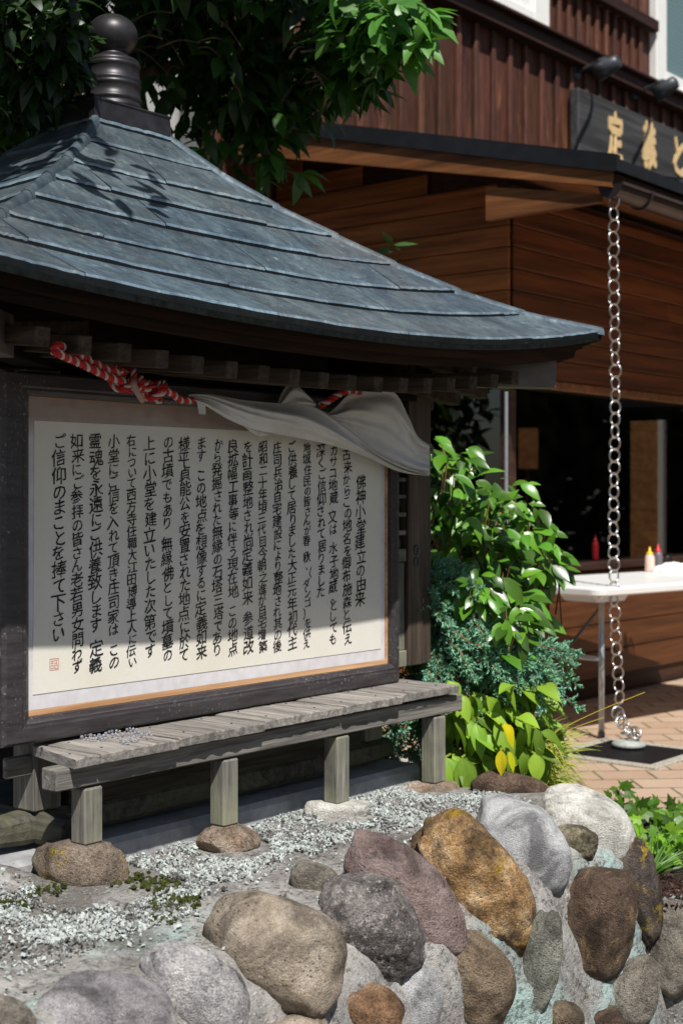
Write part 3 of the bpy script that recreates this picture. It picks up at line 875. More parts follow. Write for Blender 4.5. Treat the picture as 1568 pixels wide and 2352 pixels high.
for x, yf in ((200, 1935), (515, 1893), (773, 1842), (995, 1796)):
    t = tn(x, .142); Y = S(t, .142, 0).y; zf = zat(yf, Y)
    mb = MB(); hw = .0245 if x < 900 else .027
    mb.box(S(t, .142, (zf + .499) / 2), (hw, .0235, (.499 - zf) / 2), (U3, N3, UP), .004)
    mb.build('leg', M['bench_leg'], bench)
LEGS = [(tn(x, .142), zat(yf, S(tn(x, .142), .142, 0).y)) for x, yf in ((200, 1935), (515, 1893), (773, 1842), (995, 1796))]
# glass beads lying on the bench
random.seed(5)
bead_src = None
strand = [(735, 785), (762, 770), (790, 765), (815, 770), (822, 800), (850, 770), (862, 800), (890, 770), (905, 790), (930, 770), (945, 795), (970, 770), (980, 740), (1010, 765), (1040, 755), (1060, 770), (1075, 735), (1100, 760), (1120, 745), (1150, 750), (1175, 735), (1185, 760), (1210, 745), (1240, 745), (1270, 760), (1300, 745), (1315, 765), (1340, 750), (1358, 768), (1085, 810), (1110, 825), (1135, 815), (1160, 790), (1180, 800), (1200, 785), (1220, 812), (1240, 800), (1150, 830), (1005, 735), (1045, 732), (1140, 715), (1165, 705), (1195, 712), (1225, 718), (840, 800), (915, 800), (950, 755), (880, 785), (1195, 815), (775, 792), (805, 795)]
def bead_mesh():
    bm = bmesh.new(); bmesh.ops.create_icosphere(bm, subdivisions=2, radius=.0046)
    for v in bm.verts: v.co *= 1 + .05 * noise.noise(v.co * 900)
    me = bpy.data.meshes.new('glass_bead'); bm.to_mesh(me); bm.free(); me.materials.append(M['bead']); return me
bme = bead_mesh(); bead_o = bpy.data.objects.new('glass_bead', bme)
for i, (a, b_) in enumerate(strand):
    x, y = a * .2563, 1493 + b_ * .2563
    zt = .5745
    for _ in range(3):
        Y = (CAM_Z - zt - .004) * F / (y - 1140); p = at(x, y, Y)
    o = bead_o if i == 0 else bead_o.copy()
    COL.objects.link(o); o.location = (p.x, p.y, zt + .0045 + rnd(0, .0015)); o.rotation_euler = (rnd(0, 3), rnd(0, 3), rnd(0, 3))
    s_ = rnd(.6, .95); o.scale = (s_, s_, s_)
    tag(o, 'tiny faceted clear glass bead in the heap on the left end of the grey bench', 'bead', 'glass beads heaped on the bench')
# ------------------------------------------------------------ rope and cloth hung over the notice
random.seed(21)
def catmull(pts, k=8):
    pts = [Vector(p) for p in pts]; out = []
    for i in range(len(pts) - 1):
        p0, p1, p2, p3 = pts[max(i - 1, 0)], pts[i], pts[i + 1], pts[min(i + 2, len(pts) - 1)]
        for j in range(k):
            f = j / k
            out.append(.5 * ((2 * p1) + (p2 - p0) * f + (2 * p0 - 5 * p1 + 4 * p2 - p3) * f * f + (3 * p1 - p0 - 3 * p2 + p3) * f ** 3))
    out.append(pts[-1]); return out
RED, WHT = (.52, .028, .026), (.62, .52, .47)
def rope(mb, pts, Rr, pitch=None):
    path = catmull(pts, 10)
    # resample evenly
    d = [0]
    for a, b_ in zip(path, path[1:]): d.append(d[-1] + (b_ - a).length)
    n = max(8, int(d[-1] / (Rr * .42))); rs = []; k = 0
    for i in range(n + 1):
        x = d[-1] * i / n
        while k < len(d) - 2 and d[k + 1] < x: k += 1
        rs.append(path[k].lerp(path[k + 1], (x - d[k]) / max(d[k + 1] - d[k], 1e-9)))
    pitch = pitch or Rr * 4.6
    x = (rs[1] - rs[0]).orthogonal().normalized(); tri = [[], [], []]
    for i, p in enumerate(rs):
        dr = (rs[min(i + 1, n)] - rs[max(i - 1, 0)]).normalized()
        x = (x - dr * x.dot(dr)).normalized(); y = dr.cross(x)
        for s in range(3):
            a = 2 * PI * (s / 3 + d[-1] * i / n / pitch)
            tri[s].append(p + (x * math.cos(a) + y * math.sin(a)) * Rr * .52)
    for s in range(3): mb.tube(tri[s], Rr * .50, 7, WHT if s == 0 else RED)
def P3(x, y, n): return Son(x, y, n)
rp = thing('twisted_rope', 'red and white twisted rope knotted under the shrine eave', 'rope', P3(270, 870, .16))
mb = MB()
rope(mb, [P3(124, 806, .30), P3(132, 793, .31), P3(160, 803, .28), P3(205, 826, .25), P3(245, 848, .22), P3(285, 858, .20)], .0085)
rope(mb, [P3(124, 806, .30), P3(135, 812, .31), P3(170, 828, .27), P3(210, 847, .25), P3(250, 866, .22), P3(285, 876, .20)], .0085)
mb.build('hanging_cord', M['rope'], rp, smooth=True)
mb = MB()
for (x0, y0, x1, y1, turns, rad, ph) in ((262, 862, 378, 902, 4.6, .021, 0.4), (275, 872, 372, 905, 3.4, .017, 2.2)):
    pts = []; K = int(turns * 10)
    A, Bv = P3(x0, y0, .20), P3(x1, y1, .16); ax = (Bv - A).normalized(); xx = ax.cross(UP).normalized(); yy = xx.cross(ax)
    for i in range(K + 1):
        f = i / K; a = 2 * PI * turns * f + ph; r_ = rad * (.75 + .35 * math.sin(f * 7 + ph))
        pts.append(A.lerp(Bv, f) + (xx * math.cos(a) + yy * math.sin(a) * 1.05) * r_)
    rope(mb, pts, .0075)
rope(mb, [P3(365, 893, .17), P3(392, 902, .15), P3(415, 918, .12), P3(445, 920, .10)], .0085)
mb.build('knot', M['rope'], rp, smooth=True)
mb = MB(); mb.tube([P3(306, 868, .225), P3(308, 885, .235), P3(316, 903, .23), P3(328, 920, .225)], [.004, .007, .006, .0075], 7, (.45, .30, .24))
mb.build('frayed_end', M['rope'], rp, smooth=True)
mb = MB(); rope(mb, [P3(735, 932, .075), P3(760, 917, .085), P3(785, 902, .09), P3(806, 897, .08), P3(830, 900, .06)], .0095)
mb.build('right_cord', M['rope'], rp, smooth=True)

def resample(pts, m):
    d = [0]
    for (a, b_, c), (e_, f, g) in zip(pts, pts[1:]): d.append(d[-1] + math.hypot(e_ - a, f - b_))
    out = []; k = 0
    cm = catmull([Vector(p) for p in pts], 6)
    dd = [0]
    for a, b_ in zip(cm, cm[1:]): dd.append(dd[-1] + (b_ - a).length)
    for i in range(m + 1):
        x = dd[-1] * i / m
        while k < len(dd) - 2 and dd[k + 1] < x: k += 1
        out.append(cm[k].lerp(cm[k + 1], (x - dd[k]) / max(dd[k + 1] - dd[k], 1e-9)))
    return out
def drape(mb, up, lo, m, rows, bulge, folds, seed):
    """up, lo: outlines (picture x, picture y, distance in front of the shrine in mm)"""
    a, b_ = resample(up, m), resample(lo, m); P = []
    for i in range(rows + 1):
        f = i / rows; row = []
        for j in range(m + 1):
            q = a[j].lerp(b_[j], f); u_ = j / m
            n = q.z / 1000 + bulge * math.sin(PI * f) * math.sin(PI * min(1, u_ * 1.1))
            for amp, fr_, sk, ph in folds:
                n += amp * math.sin(2 * PI * (f * fr_ + u_ * sk) + ph) * math.sin(PI * f) ** .5
            n += .003 * noise.noise(Vector((u_ * 5, f * 3, seed))) + .0016 * noise.noise(Vector((u_ * 22 + f * 9, f * 10, seed))) + .0022 * (1 - abs(noise.noise(Vector((u_ * 7 - f * 6, f * 2.5, seed + 4))))) ** 6
            row.append(P3(q.x, q.y, n))
        P.append(row)
    mb.grid(P)
cl = MB()
drape(cl, [(432, 906, 95), (482, 905, 90), (560, 919, 85), (640, 926, 80), (700, 929, 80), (748, 948, 85), (800, 985, 95), (860, 1035, 85), (925, 1070, 65), (985, 1090, 55)],
      [(436, 918, 95), (475, 934, 95), (522, 962, 90), (577, 985, 85), (640, 998, 80), (705, 1010, 75), (770, 1025, 70), (842, 1050, 62), (915, 1083, 55), (985, 1093, 52)],
      90, 26, .040, [(.008, 1.6, -1.2, .4), (.005, 2.6, -2.0, 1.9), (.003, 4.0, -3.0, 0.)], 1)
drape(cl, [(752, 952, 70), (776, 930, 60), (802, 905, 60), (850, 894, 55), (906, 902, 48), (938, 958, 48), (958, 1001, 50), (986, 1022, 52)],
      [(754, 958, 72), (792, 986, 75), (832, 1016, 72), (862, 1037, 66), (892, 1056, 58), (926, 1073, 52), (956, 1086, 48), (987, 1091, 50)],
      70, 30, .012, [(.012, 1.3, .9, 2.2), (.007, 2.4, 1.2, .3), (.004, 4.2, .6, 1.)], 4)
drape(cl, [(638, 927, 66), (648, 899, 58), (670, 879, 58), (694, 895, 62), (726, 928, 70)],
      [(642, 929, 70), (660, 929, 74), (680, 930, 74), (702, 932, 76), (724, 934, 76)], 30, 14, .006, [(.008, 1.5, 1.5, 0.3)], 7)
drape(cl, [(556, 972, 55), (585, 985, 55), (626, 991, 55)], [(558, 978, 52), (592, 1001, 50), (624, 998, 52)], 20, 6, .004, [], 9)
cl_o = cl.build('white_cloth', M['cloth'], smooth=True, solid=.0012, sub=1)
tag(cl_o, 'crumpled white cloth draped across the top right corner of the framed notice', 'cloth')
mb = MB(); mb.prism([P3(452, 922, .098), P3(471, 926, .098), P3(472, 952, .099), P3(457, 951, .099)], N3 * .0012)
mb.build('care_tag', M['cloth'], cl_o, fix=True)
# ------------------------------------------------------------ ground, paving, mound and stone wall
random.seed(31)
mb = MB(); mb.add([(-40, -12, -.52), (40, -12, -.52), (40, 60, -.52), (-40, 60, -.52)], [(0, 1, 2, 3)])
tag(mb.build('ground', M['ground']), kind='structure')
mb = MB(); mb.sbox(0, 1, 0, 1, 0, 1) if False else None
mb.add([(-3.5, 4.15, 0), (14, 4.15, 0), (14, 24, 0), (-3.5, 24, 0), (-3.5, 4.15, -.5), (14, 4.15, -.5)], [(0, 1, 2, 3), (4, 5, 1, 0)])
tag(mb.build('brick_paving', M['brick']), kind='structure')
FOOT = [(LEGS[0][0], LEGS[0][1]), (LEGS[1][0], LEGS[1][1]), (LEGS[2][0], LEGS[2][1]), (LEGS[3][0], LEGS[3][1])]
def top_z(t, n):
    z = .292 + .010 * noise.noise(Vector((t * 3, n * 3, 0))) + .006 * noise.noise(Vector((t * 11, n * 11, 2))) + .003 * noise.noise(Vector((t * 34, n * 34, 4)))
    for (ft, fz), r_, h in zip(FOOT, (.13, .075, .06, .06), (.012, .012, .010, .010)):
        z += h * math.exp(-((t - ft - .01) ** 2 + (n - .19) ** 2) / (r_ * r_))
    z += .07 * math.exp(-((t + .13) ** 2 + (n - .02) ** 2) / .014)
    if n < -1.35: z -= min(1, (-1.35 - n) / .3) * .40
    if n > .44: z -= .02 * min(1, (n - .44) / .2)
    return z
RIM = [(t, .70, 0.0, 1.0) for t in [-2.3 + .05 * i for i in range(int((1.28 + 2.3) / .05) + 1)]]
for a in range(5, 91, 5):
    RIM.append((1.28 + .25 * math.sin(R(a)), .45 + .25 * math.cos(R(a)), math.sin(R(a)), math.cos(R(a))))
for k in range(1, 40): RIM.append((1.53, .45 - .05 * k, 1.0, 0.0))
PROF = [(-.27, None), (-.20, None), (-.13, .285), (-.08, .278), (-.045, .262), (-.02, .235), (0, .20), (.018, .155), (.032, .105), (.045, .055), (.056, 0), (.068, -.06), (.08, -.13), (.09, -.22), (.10, -.35), (.11, -.54)]
mort = MB(); P = []
def dense(prof, k=3):
    out = []
    for (o0, z0), (o1, z1) in zip(prof, prof[1:]):
        for j in range(k):
            f = j / k; out.append((lerp(o0, o1, f), None if z0 is None else (lerp(z0, z1, f) if z1 is not None else z0)))
    out.append(prof[-1]); return out
PD = dense(PROF, 3)
RD = []
for a, b_ in zip(RIM, RIM[1:]):
    RD.append(a); RD.append(tuple(lerp(p, q, .5) for p, q in zip(a, b_)))
RD.append(RIM[-1])
for t, n, dt, dn in RD:
    row = []
    for o, z in PD:
        tt, nn = t + dt * o, n + dn * o
        if z is None: zz = top_z(tt, nn) + .001; w = .3
        else:
            zz = z; w = 1.0
        p = Vector((tt * 3, nn * 3, zz * 3))
        d = .03 * noise.noise(p * 1.3) + .020 * noise.noise(p * 3.7) + .012 * noise.noise(p * 11) + .007 * noise.noise(p * 27)
        d *= w
        row.append(S(tt + dt * d, nn + dn * d, zz + d * .25))
    P.append(row)
mort.grid(P)
ts = [-2.3 + .035 * i for i in range(int(3.8 / .035) + 1)]; ns_ = [-1.7 + .035 * i for i in range(int(2.16 / .035) + 1)]
mort.grid([[S(t, n, top_z(t, n)) for n in ns_] for t in ts])
# low wall that runs on to the right, holding the planting bed
P = []
for i in range(60):
    X = .70 + i * .05; row = []
    for o, z in dense([(-.18, .04), (-.08, .055), (-.03, .05), (0, .02), (.03, -.06), (.05, -.2), (.07, -.54)], 4):
        p = Vector((X * 3, o * 3, z * 3)); d = .03 * noise.noise(p * 1.3) + .016 * noise.noise(p * 3.7) + .008 * noise.noise(p * 11)
        row.append(Vector((X, 3.66 - o - d, z + d * .3)))
    P.append(row)
mort.grid(P)
wall = thing('stone_wall', 'rough retaining wall of round river stones set in pale mortar below the shrine', 'stone wall', S(.2, .75, -.5))
wall_o = mort.build('mortar', M['mortar'], wall, smooth=True, fix=True)
BV = BVHTree.FromPolygons([Vector(p) for p in mort.v], mort.f)
CAM = Vector((0, 0, CAM_Z))
def hit(x, y):
    d = (at(x, y, 1.0) - CAM).normalized()
    h = BV.ray_cast(CAM, d)
    if h[0] is None: print('MISS', x, y); return at(x, y, 3.0), d
    return h[0], d

def stonemat(name, cd, cm, cl_, pit=.5, pscale_=60, blot=None, bl_t=.58, speck=None, rough=.85, bscale=14, lum=None, grain=.8):
    m, nt, b = mk(name, rough, 0, .25)
    p = pos(nt, rot=False); pscale = pscale_ * 1.7; pit = pit * .8
    n1 = nz(nt, p, bscale, 6, .65, .3); n2 = nz(nt, p, pscale * 2.2, 4, .7); n3 = nz(nt, p, 5, 4, .6)
    c = ramp(nt, n1, [(.28, cd), (.5, cm), (.72, cl_)])
    if blot:
        c = mix(nt, ramp(nt, nz(nt, p, 11, 6, .7, .6), [(bl_t, 0.0), (bl_t + .08, .9)]), c, blot)
    if lum:
        c = mix(nt, ramp(nt, nz(nt, p, 7, 6, .75, .4), [(.48, 0.0), (.58, .85)]), c, lum)
    v = vor(nt, p, pscale)
    pm = mix(nt, 1.0, ramp(nt, v, [(.10, 1.0), (.24, 0.0)]), ramp(nt, n3, [(.35, 0.0), (.6, 1.0)]), 'MULTIPLY')
    c = mix(nt, mix(nt, 1.0, pm, pit, 'MULTIPLY'), c, tuple(.25 * q for q in cd))
    c = mix(nt, .55, c, ramp(nt, n2, [(.3, .55), (.5, 1.0), (.7, 1.15)]), 'MULTIPLY')
    c = mix(nt, .95 * grain, c, ramp(nt, nz(nt, p, 290, 3, .75), [(.36, .5), (.5, 1.0), (.64, 1.3)]), 'MULTIPLY')
    c = mix(nt, grain, c, ramp(nt, nz(nt, p, 110, 4, .75), [(.34, .5), (.5, 1.0), (.66, 1.25)]), 'MULTIPLY')
    c = mix(nt, .95, c, ramp(nt, nz(nt, p, 8, 6, .72, .8), [(.36, .38), (.5, 1.0), (.64, 1.4)]), 'MULTIPLY')
    if speck: c = mix(nt, ramp(nt, nz(nt, p, 95, 3, .7), [(.56, 0.0), (.66, .8)]), c, speck)
    setc(nt, b, c)
    inv = nt.nodes.new('ShaderNodeMath'); inv.operation = 'MULTIPLY_ADD'; inv.inputs[1].default_value = -.8 * pit
    nt.links.new(pm, inv.inputs[0]); nt.links.new(n2, inv.inputs[2])
    bump(nt, b, inv.outputs[0], 1.0, .010)
    return m
TAN = stonemat('tan_stone', (.25, .20, .15), (.40, .33, .255), (.50, .43, .35), .9, 55, grain=.45)
WGREY = stonemat('white_grey_stone', (.22, .21, .215), (.46, .44, .44), (.72, .69, .66), .6, 70, (.10, .09, .10), .56, (.70, .68, .65))
PGREY = stonemat('purple_grey_stone', (.26, .24, .245), (.45, .42, .43), (.58, .55, .56), .6, 70, grain=.5)
BROWNM = stonemat('brown_mossy_stone', (.12, .088, .065), (.235, .18, .14), (.33, .27, .21), .6, 60, (.30, .22, .02), .58)
WEDGE = stonemat('tan_wedge_stone', (.24, .16, .11), (.40, .30, .22), (.52, .45, .38), .4, 60)
WHITE = stonemat('cream_white_stone', (.48, .46, .41), (.70, .68, .62), (.82, .80, .74), .35, 60, (.45, .55, .47), .60, grain=.3)
DGREY = stonemat('mottled_dark_stone', (.055, .048, .046), (.20, .18, .17), (.42, .38, .35), .8, 55, None, .6, (.50, .46, .42), .9, 20)
PURPLE = stonemat('mauve_stone', (.15, .10, .09), (.27, .20, .185), (.38, .30, .28), .6, 45, grain=.35)
ORANGE = stonemat('orange_lichen_stone', (.12, .065, .03), (.42, .25, .11), (.70, .52, .32), .5, 60, (.38, .24, .015), .56, None, .9, 16, (.10, .07, .045))
LGREY = stonemat('smooth_light_grey_stone', (.42, .42, .43), (.56, .56, .57), (.66, .66, .66), .3, 80, grain=.22)
OLIVE = stonemat('olive_lichen_stone', (.12, .10, .06), (.30, .26, .17), (.46, .42, .32), .6, 60, (.32, .24, .02), .56, None, .9, 18, (.08, .065, .045))
DBROWN = stonemat('dark_brown_stone', (.05, .034, .026), (.115, .075, .052), (.20, .14, .10), .5, 55, (.28, .19, .09), .57)
DARKL = stonemat('dark_stone_yellow_lichen', (.035, .028, .025), (.09, .07, .06), (.18, .14, .12), .5, 55, (.36, .25, .02), .56)
GREENG = stonemat('greenish_grey_stone', (.13, .125, .10), (.25, .25, .21), (.36, .36, .31), .6, 60, (.10, .12, .13), .58)
BROWN = stonemat('brown_stone', (.12, .085, .055), (.21, .155, .105), (.30, .235, .17), .7, 55, (.09, .065, .045), .58)
RUST = stonemat('rusty_brown_stone', (.16, .085, .045), (.28, .165, .095), (.40, .27, .17), .7, 55)
GREYB = stonemat('grey_brown_stone', (.14, .12, .095), (.26, .23, .19), (.36, .33, .28), .6, 60, (.30, .20, .07), .56)
def rock(name, mat, parent, cx, cy, a, b_, ang, seed, Y=None, depth=.8, push=.22, rough=.05, sq=2.4, flat_top=None, cut=None, label=None, sub=5):
    """a, b_: long and short extent, ang: tilt, all as measured in the picture; Y: distance, or None to seat it in the wall"""
    if Y is None:
        h, d = hit(cx, cy); Y = h.y
    px = Y / F
    ha, hb = a * px / 2, b_ * px / 2; hd = min(ha, hb) * 1.0 * depth + .0
    c = at(cx, cy, Y + (hd * push if push else 0))
    if push: px = c.y / F; ha, hb = a * px / 2, b_ * px / 2
    ca, sa = math.cos(R(ang)), math.sin(R(ang))
    e1 = Vector((ca, 0, sa)); e2 = Vector((-sa, 0, ca)); e3 = Vector((0, 1, 0))
    bm = bmesh.new(); bmesh.ops.create_icosphere(bm, subdivisions=sub, radius=1.0)
    rs_ = random.Random(seed); fac = []
    for _ in range(6):
        fn_ = Vector((rs_.uniform(-1, 1), rs_.uniform(-1.1, .3), rs_.uniform(-1, 1))).normalized(); fac.append((fn_, rs_.uniform(.74, .92)))
    sdv = Vector((seed * 7.13, seed * 3.71, seed * 1.93)); vs = []
    for v in bm.verts:
        p = v.co
        q = (abs(p.x) ** sq + abs(p.y) ** sq + abs(p.z) ** sq) ** (-1 / sq)
        p2 = p * q
        f = 1 + .15 * noise.noise(p * 1.15 + sdv) + rough * noise.noise(p * 2.7 + sdv) + rough * .45 * noise.noise(p * 6 + sdv) + rough * .25 * noise.noise(p * 14 + sdv) + rough * .16 * noise.noise(p * 30 + sdv)
        p2 = p2 * f
        for cnv, cd in fac:
            ex = p2.dot(cnv) - cd
            if ex > 0: p2 = p2 - cnv * ex * .5
        if cut:
            for cn, cd in cut:
                cnv = Vector(cn).normalized(); ex = p2.dot(cnv) - cd
                if ex > 0: p2 = p2 - cnv * ex * .85
        w = c + e1 * (p2.x * ha) + e2 * (p2.z * hb) + e3 * (p2.y * hd)
        if flat_top is not None and w.z > flat_top: w.z = flat_top + (w.z - flat_top) * .12
        vs.append(w)
    fs = [tuple(v.index for v in f.verts) for f in bm.faces]; bm.free()
    mbk = MB(); mbk.add(vs, fs)
    o = mbk.build(name, mat, parent, smooth=True)
    if label: o['label'] = label
    return o
ST = [
    (TAN, 640, 2190, 325, 228, -26, 3, 'big smooth tan stone with fine dark pits'),
    (WGREY, 455, 2272, 256, 156, -30, 5, 'white and grey crusted stone beside the big tan one'),
    (PGREY, 248, 2352, 300, 195, -8, 8, 'large purple grey stone at the bottom left'),
    (GREYB, 5, 2348, 150, 100, -20, 12, 'brown stone in the bottom left corner'),
    (DGREY, 848, 2122, 262, 178, -52, 14, 'mottled dark and pale grey rough stone'),
    (GREYB, 733, 2032, 135, 82, -24, 15, 'small grey stone behind the mottled one'),
    (PURPLE, 925, 2060, 335, 172, -50, 16, 'long smooth mauve stone'),
    (ORANGE, 1100, 2026, 350, 190, -50, 17, 'orange stone crusted with yellow lichen'),
    (LGREY, 1195, 1938, 238, 170, -40, 18, 'smooth light grey stone'),
    (OLIVE, 1322, 1935, 102, 74, -15, 19, 'small olive stone tucked under the white one'),
    (WHITE, 1345, 1900, 232, 152, -24, 20, 'cream white round stone on the corner'),
    (DBROWN, 1362, 2128, 272, 168, 74, 61, 'dark brown stone with ochre lichen rings'),
    (DARKL, 1466, 2045, 245, 96, -78, 22, 'dark narrow stone with yellow lichen on the corner'),
    (GREYB, 1447, 2292, 185, 128, 75, 23, 'grey brown stone low on the right'),
    (GREENG, 1232, 2222, 262, 95, 78, 24, 'greenish grey upright stone'),
    (BROWN, 1098, 2252, 222, 158, -72, 25, 'brown upright stone at the bottom'),
    (LGREY, 955, 2316, 185, 108, 78, 46, 'pale grey oval stone at the bottom'),
    (RUST, 848, 2326, 140, 116, 10, 27, 'rusty brown stone at the bottom edge'),
    (DBROWN, 1388, 2350, 80, 70, 0, 28, 'small dark stone at the bottom edge'),
    (GREYB, 1548, 2182, 205, 140, 88, 29, 'grey and rust stone of the low wall'),
    (DBROWN, 1172, 1818, 176, 84, -8, 30, 'dark grey stone at the far end of the wall top'),
    (BROWN, 1290, 2340, 80, 90, 80, 33, None), (GREYB, 690, 2350, 120, 70, 0, 34, None),
    (GREYB, -150, 2330, 220, 180, 0, 35, None), (TAN, 640, 2450, 260, 200, 0, 36, None), (PURPLE, 930, 2500, 220, 200, 0, 37, None), (BROWN, 1200, 2470, 220, 160, 0, 38, None), (LGREY, 380, 2480, 240, 180, 0, 39, None),
]
for (mt_, cx, cy, a, b_, ang, sd_, lb) in ST:
    rg = .10 if mt_ in (DGREY, ORANGE, OLIVE, DARKL, GREENG) else .06
    rock('stone', mt_, wall_o.parent, cx, cy, a * 1.05, b_ * 1.07, ang, sd_, rough=rg, label=lb, push=.06 if cy > 1900 else .35, depth=.95)
FS = [
    ('footing_stone', BROWNM, 187, 1990, 220, 140, -14, 41, 0, 'round brown mossy stone under the left leg of the bench'),
    ('footing_stone', WEDGE, 524, 1943, 150, 112, 0, 42, 1, 'tan wedge shaped stone under the second leg of the bench'),
    ('footing_stone', WHITE, 775, 1866, 158, 86, 6, 43, 2, 'cream oval stone under the third leg of the bench'),
    ('footing_stone', WEDGE, 990, 1815, 140, 62, 8, 44, 3, 'blocky yellowish stone under the right leg of the bench')]
for nm, mt_, cx, cy, a, b_, ang, sd_, k, lb in FS:
    Y = S(LEGS[k][0], .142, 0).y
    o = rock(nm, mt_, None, cx, cy, a, b_, ang, sd_, Y=Y - .005, depth=.95 if k else .85, push=0, rough=.06, flat_top=LEGS[k][1] - .001,
             cut=[((.5, -.3, -.8), .55), ((-.7, -.5, -.5), .6)] if k == 1 else ([((-.3, -1, .1), .7), ((.9, -.3, .1), .75)] if k == 3 else None))
    tag(o, lb, 'stone', 'stones under the bench legs')
for (mt_, cx, cy, a, b_, sd_, Y, lb) in ((OLIVE, 872, 1775, 105, 70, 51, 4.15, 'dark mossy stone under the right end of the shrine'), (WHITE, 938, 1762, 85, 62, 52, 4.3, 'half shaded pale stone behind the right leg of the bench'), (RUST, 1042, 1785, 92, 74, 53, 4.35, 'reddish stone between the right bench leg and the hosta')):
    tag(rock('boulder', mt_, None, cx, cy, a, b_, -8, sd_, Y=Y, push=0), lb, 'stone')
# loose pale gravel on the mound
random.seed(77)
gv = MB(); cnt = 0
CH = [Vector(v) for v in ((1, 0, 0), (-1, 0, 0), (0, 1, 0), (0, -1, 0), (0, 0, 1), (0, 0, -1))]
CF = [(0, 2, 4), (2, 1, 4), (1, 3, 4), (3, 0, 4), (2, 0, 5), (1, 2, 5), (3, 1, 5), (0, 3, 5)]
def chip(p, r_):
    rot = Matrix.Rotation(rnd(0, 6.3), 3, rvec().normalized())
    q = random.random()
    if noise.noise(p * 7) + .5 * noise.noise(p * 19) > .30: q = .6 + .4 * q if q > .3 else 1
    if q < .66: g = rnd(.36, .60); c = (g * .93, g * 1.0, g * .95)
    elif q < .86: g = rnd(.22, .42); c = (g * .95, g, g * .98)
    else: g = rnd(.05, .18); c = (g, g * .97, g * .9)
    sx, sy, sz = rnd(.7, 1.3), rnd(.6, 1.1), rnd(.45, .8)
    vs = []
    for v in CH:
        w = Vector((v.x * sx, v.y * sy, v.z * sz)) * rnd(.75, 1.2) + Vector((rnd(-.3, .3), rnd(-.3, .3), rnd(-.2, .2)))
        vs.append(p + rot @ (w * r_))
    gv.add(vs, CF, c)
while cnt < 30000:
    t, n = rnd(-1.2, 1.34), rnd(.045, .66)
    lim = .37 + .10 * noise.noise(Vector((t * 2.2, 1, 0))) + (.10 if t < .05 else 0) - (.06 if .15 < t < .55 else 0)
    edge_ = (lim - n) / .12
    if edge_ < 0 and random.random() > .05 * math.exp(edge_): continue
    bad = False
    for (ft, fz), r_ in zip(FOOT, (.16, .095, .085, .08)):
        if (t - ft) ** 2 + (n - .17) ** 2 < r_ * r_ * (1 + .5 * noise.noise(Vector((t * 9, n * 9, 3)))): bad = True
    if t < -.0 and n < .14 and random.random() < .93: bad = True
    if noise.noise(Vector((t * 5, n * 5, 9))) > .24: bad = random.random() < .8 or bad
    if bad: cnt += 0; 
    if bad:
        if random.random() < .0: pass
        continue
    r_ = rnd(.0022, .0055) if random.random() < .82 else rnd(.005, .0082) * (1.25 if random.random() < .12 else 1)
    chip(S(t, n, top_z(t, n) + rnd(.0, .009)), r_); cnt += 1
tag(gv.build('gravel', M['gravel'], origin=S(0, .3, .29)), 'loose pale greenish white gravel on the mound under the bench', 'gravel', kind='stuff')
ms = MB()
for (x, y, k) in ((388, 2078, 60), (420, 2072, 70), (370, 2105, 40), (340, 2030, 40), (400, 2040, 40), (110, 2040, 50), (30, 2070, 40), (300, 2020, 30)):
    h, d = hit(x, y)
    for _ in range(k):
        p = h + Vector((rnd(-.035, .035), rnd(-.05, .05), rnd(0, .006)))
        r_ = rnd(.003, .008); rot = Matrix.Rotation(rnd(0, 6), 3, rvec().normalized()); g = rnd(.5, 1.4)
        ms.add([p + rot @ (v * r_ * rnd(.8, 1.2)) for v in CH], CF, (g, g, g))
tag(ms.build('moss', M['moss'], origin=S(.2, .35, .3)), 'small dark green moss patches among the gravel', 'moss', kind='stuff')
# planting bed on the right
mb = MB(); P = []
for i in range(50):
    X = .62 + i * .06; row = []
    for j in range(36):
        Y = 3.72 + j * .036
        f = min(1, max(0, (4.95 - Y) / .3)); f0 = min(1, (Y - 3.70) / .12)
        row.append(Vector((X, Y, -.02 + .075 * f * f0 + .02 * noise.noise(Vector((X * 6, Y * 6, 0))) + .015 * noise.noise(Vector((X * 22, Y * 22, 3))))))
    P.append(row)
mb.grid(P); tag(mb.build('planting_soil', M['soil'], smooth=True), kind='structure')
# ------------------------------------------------------------ restaurant behind
random.seed(41)
rest = thing('restaurant_building', 'two storey cedar clad restaurant with a dark lean-to roof behind the shrine', 'building', B(1.5, -1.2, 0))
def roofz(n): return 2.58 - .25 * (n - .78)
def planks(name, mat, kind, z0, z1, step, a0, a1, th=.018, slope=False, tlo=.82, thi=1.12):
    mb = MB(); z = z0
    while z < z1 - .02:
        zt = min(z + step - .004, z1); g = rnd(tlo, thi); tc = (g, g * rnd(.94, 1.03), g * rnd(.9, 1.05))
        if kind == 'front':
            x = a0
            while x < a1:
                x2 = min(a1, x + rnd(1.6, 3.2)); mb.sbox(x, x2 - .002, -th, 0, z, zt, .004, tc, B); x = x2; g = rnd(tlo, thi); tc = (g, g * rnd(.94, 1.03), g)
        else:
            hi = a1
            if slope: hi = min(a1, .78 - (zt + .13 - 2.58) / .25)
            if hi > a0 + .05: mb.sbox(.0, th, a0, hi, z, zt, .004, tc, B)
        z += step
    return mb.build(name, mat, rest)
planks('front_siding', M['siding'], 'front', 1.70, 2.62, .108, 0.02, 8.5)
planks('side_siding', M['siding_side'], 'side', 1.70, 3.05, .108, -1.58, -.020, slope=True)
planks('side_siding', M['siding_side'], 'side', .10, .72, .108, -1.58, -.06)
planks('counter_front', M['counter_wood'], 'front', .115, .70, .145, .20, 8.5)
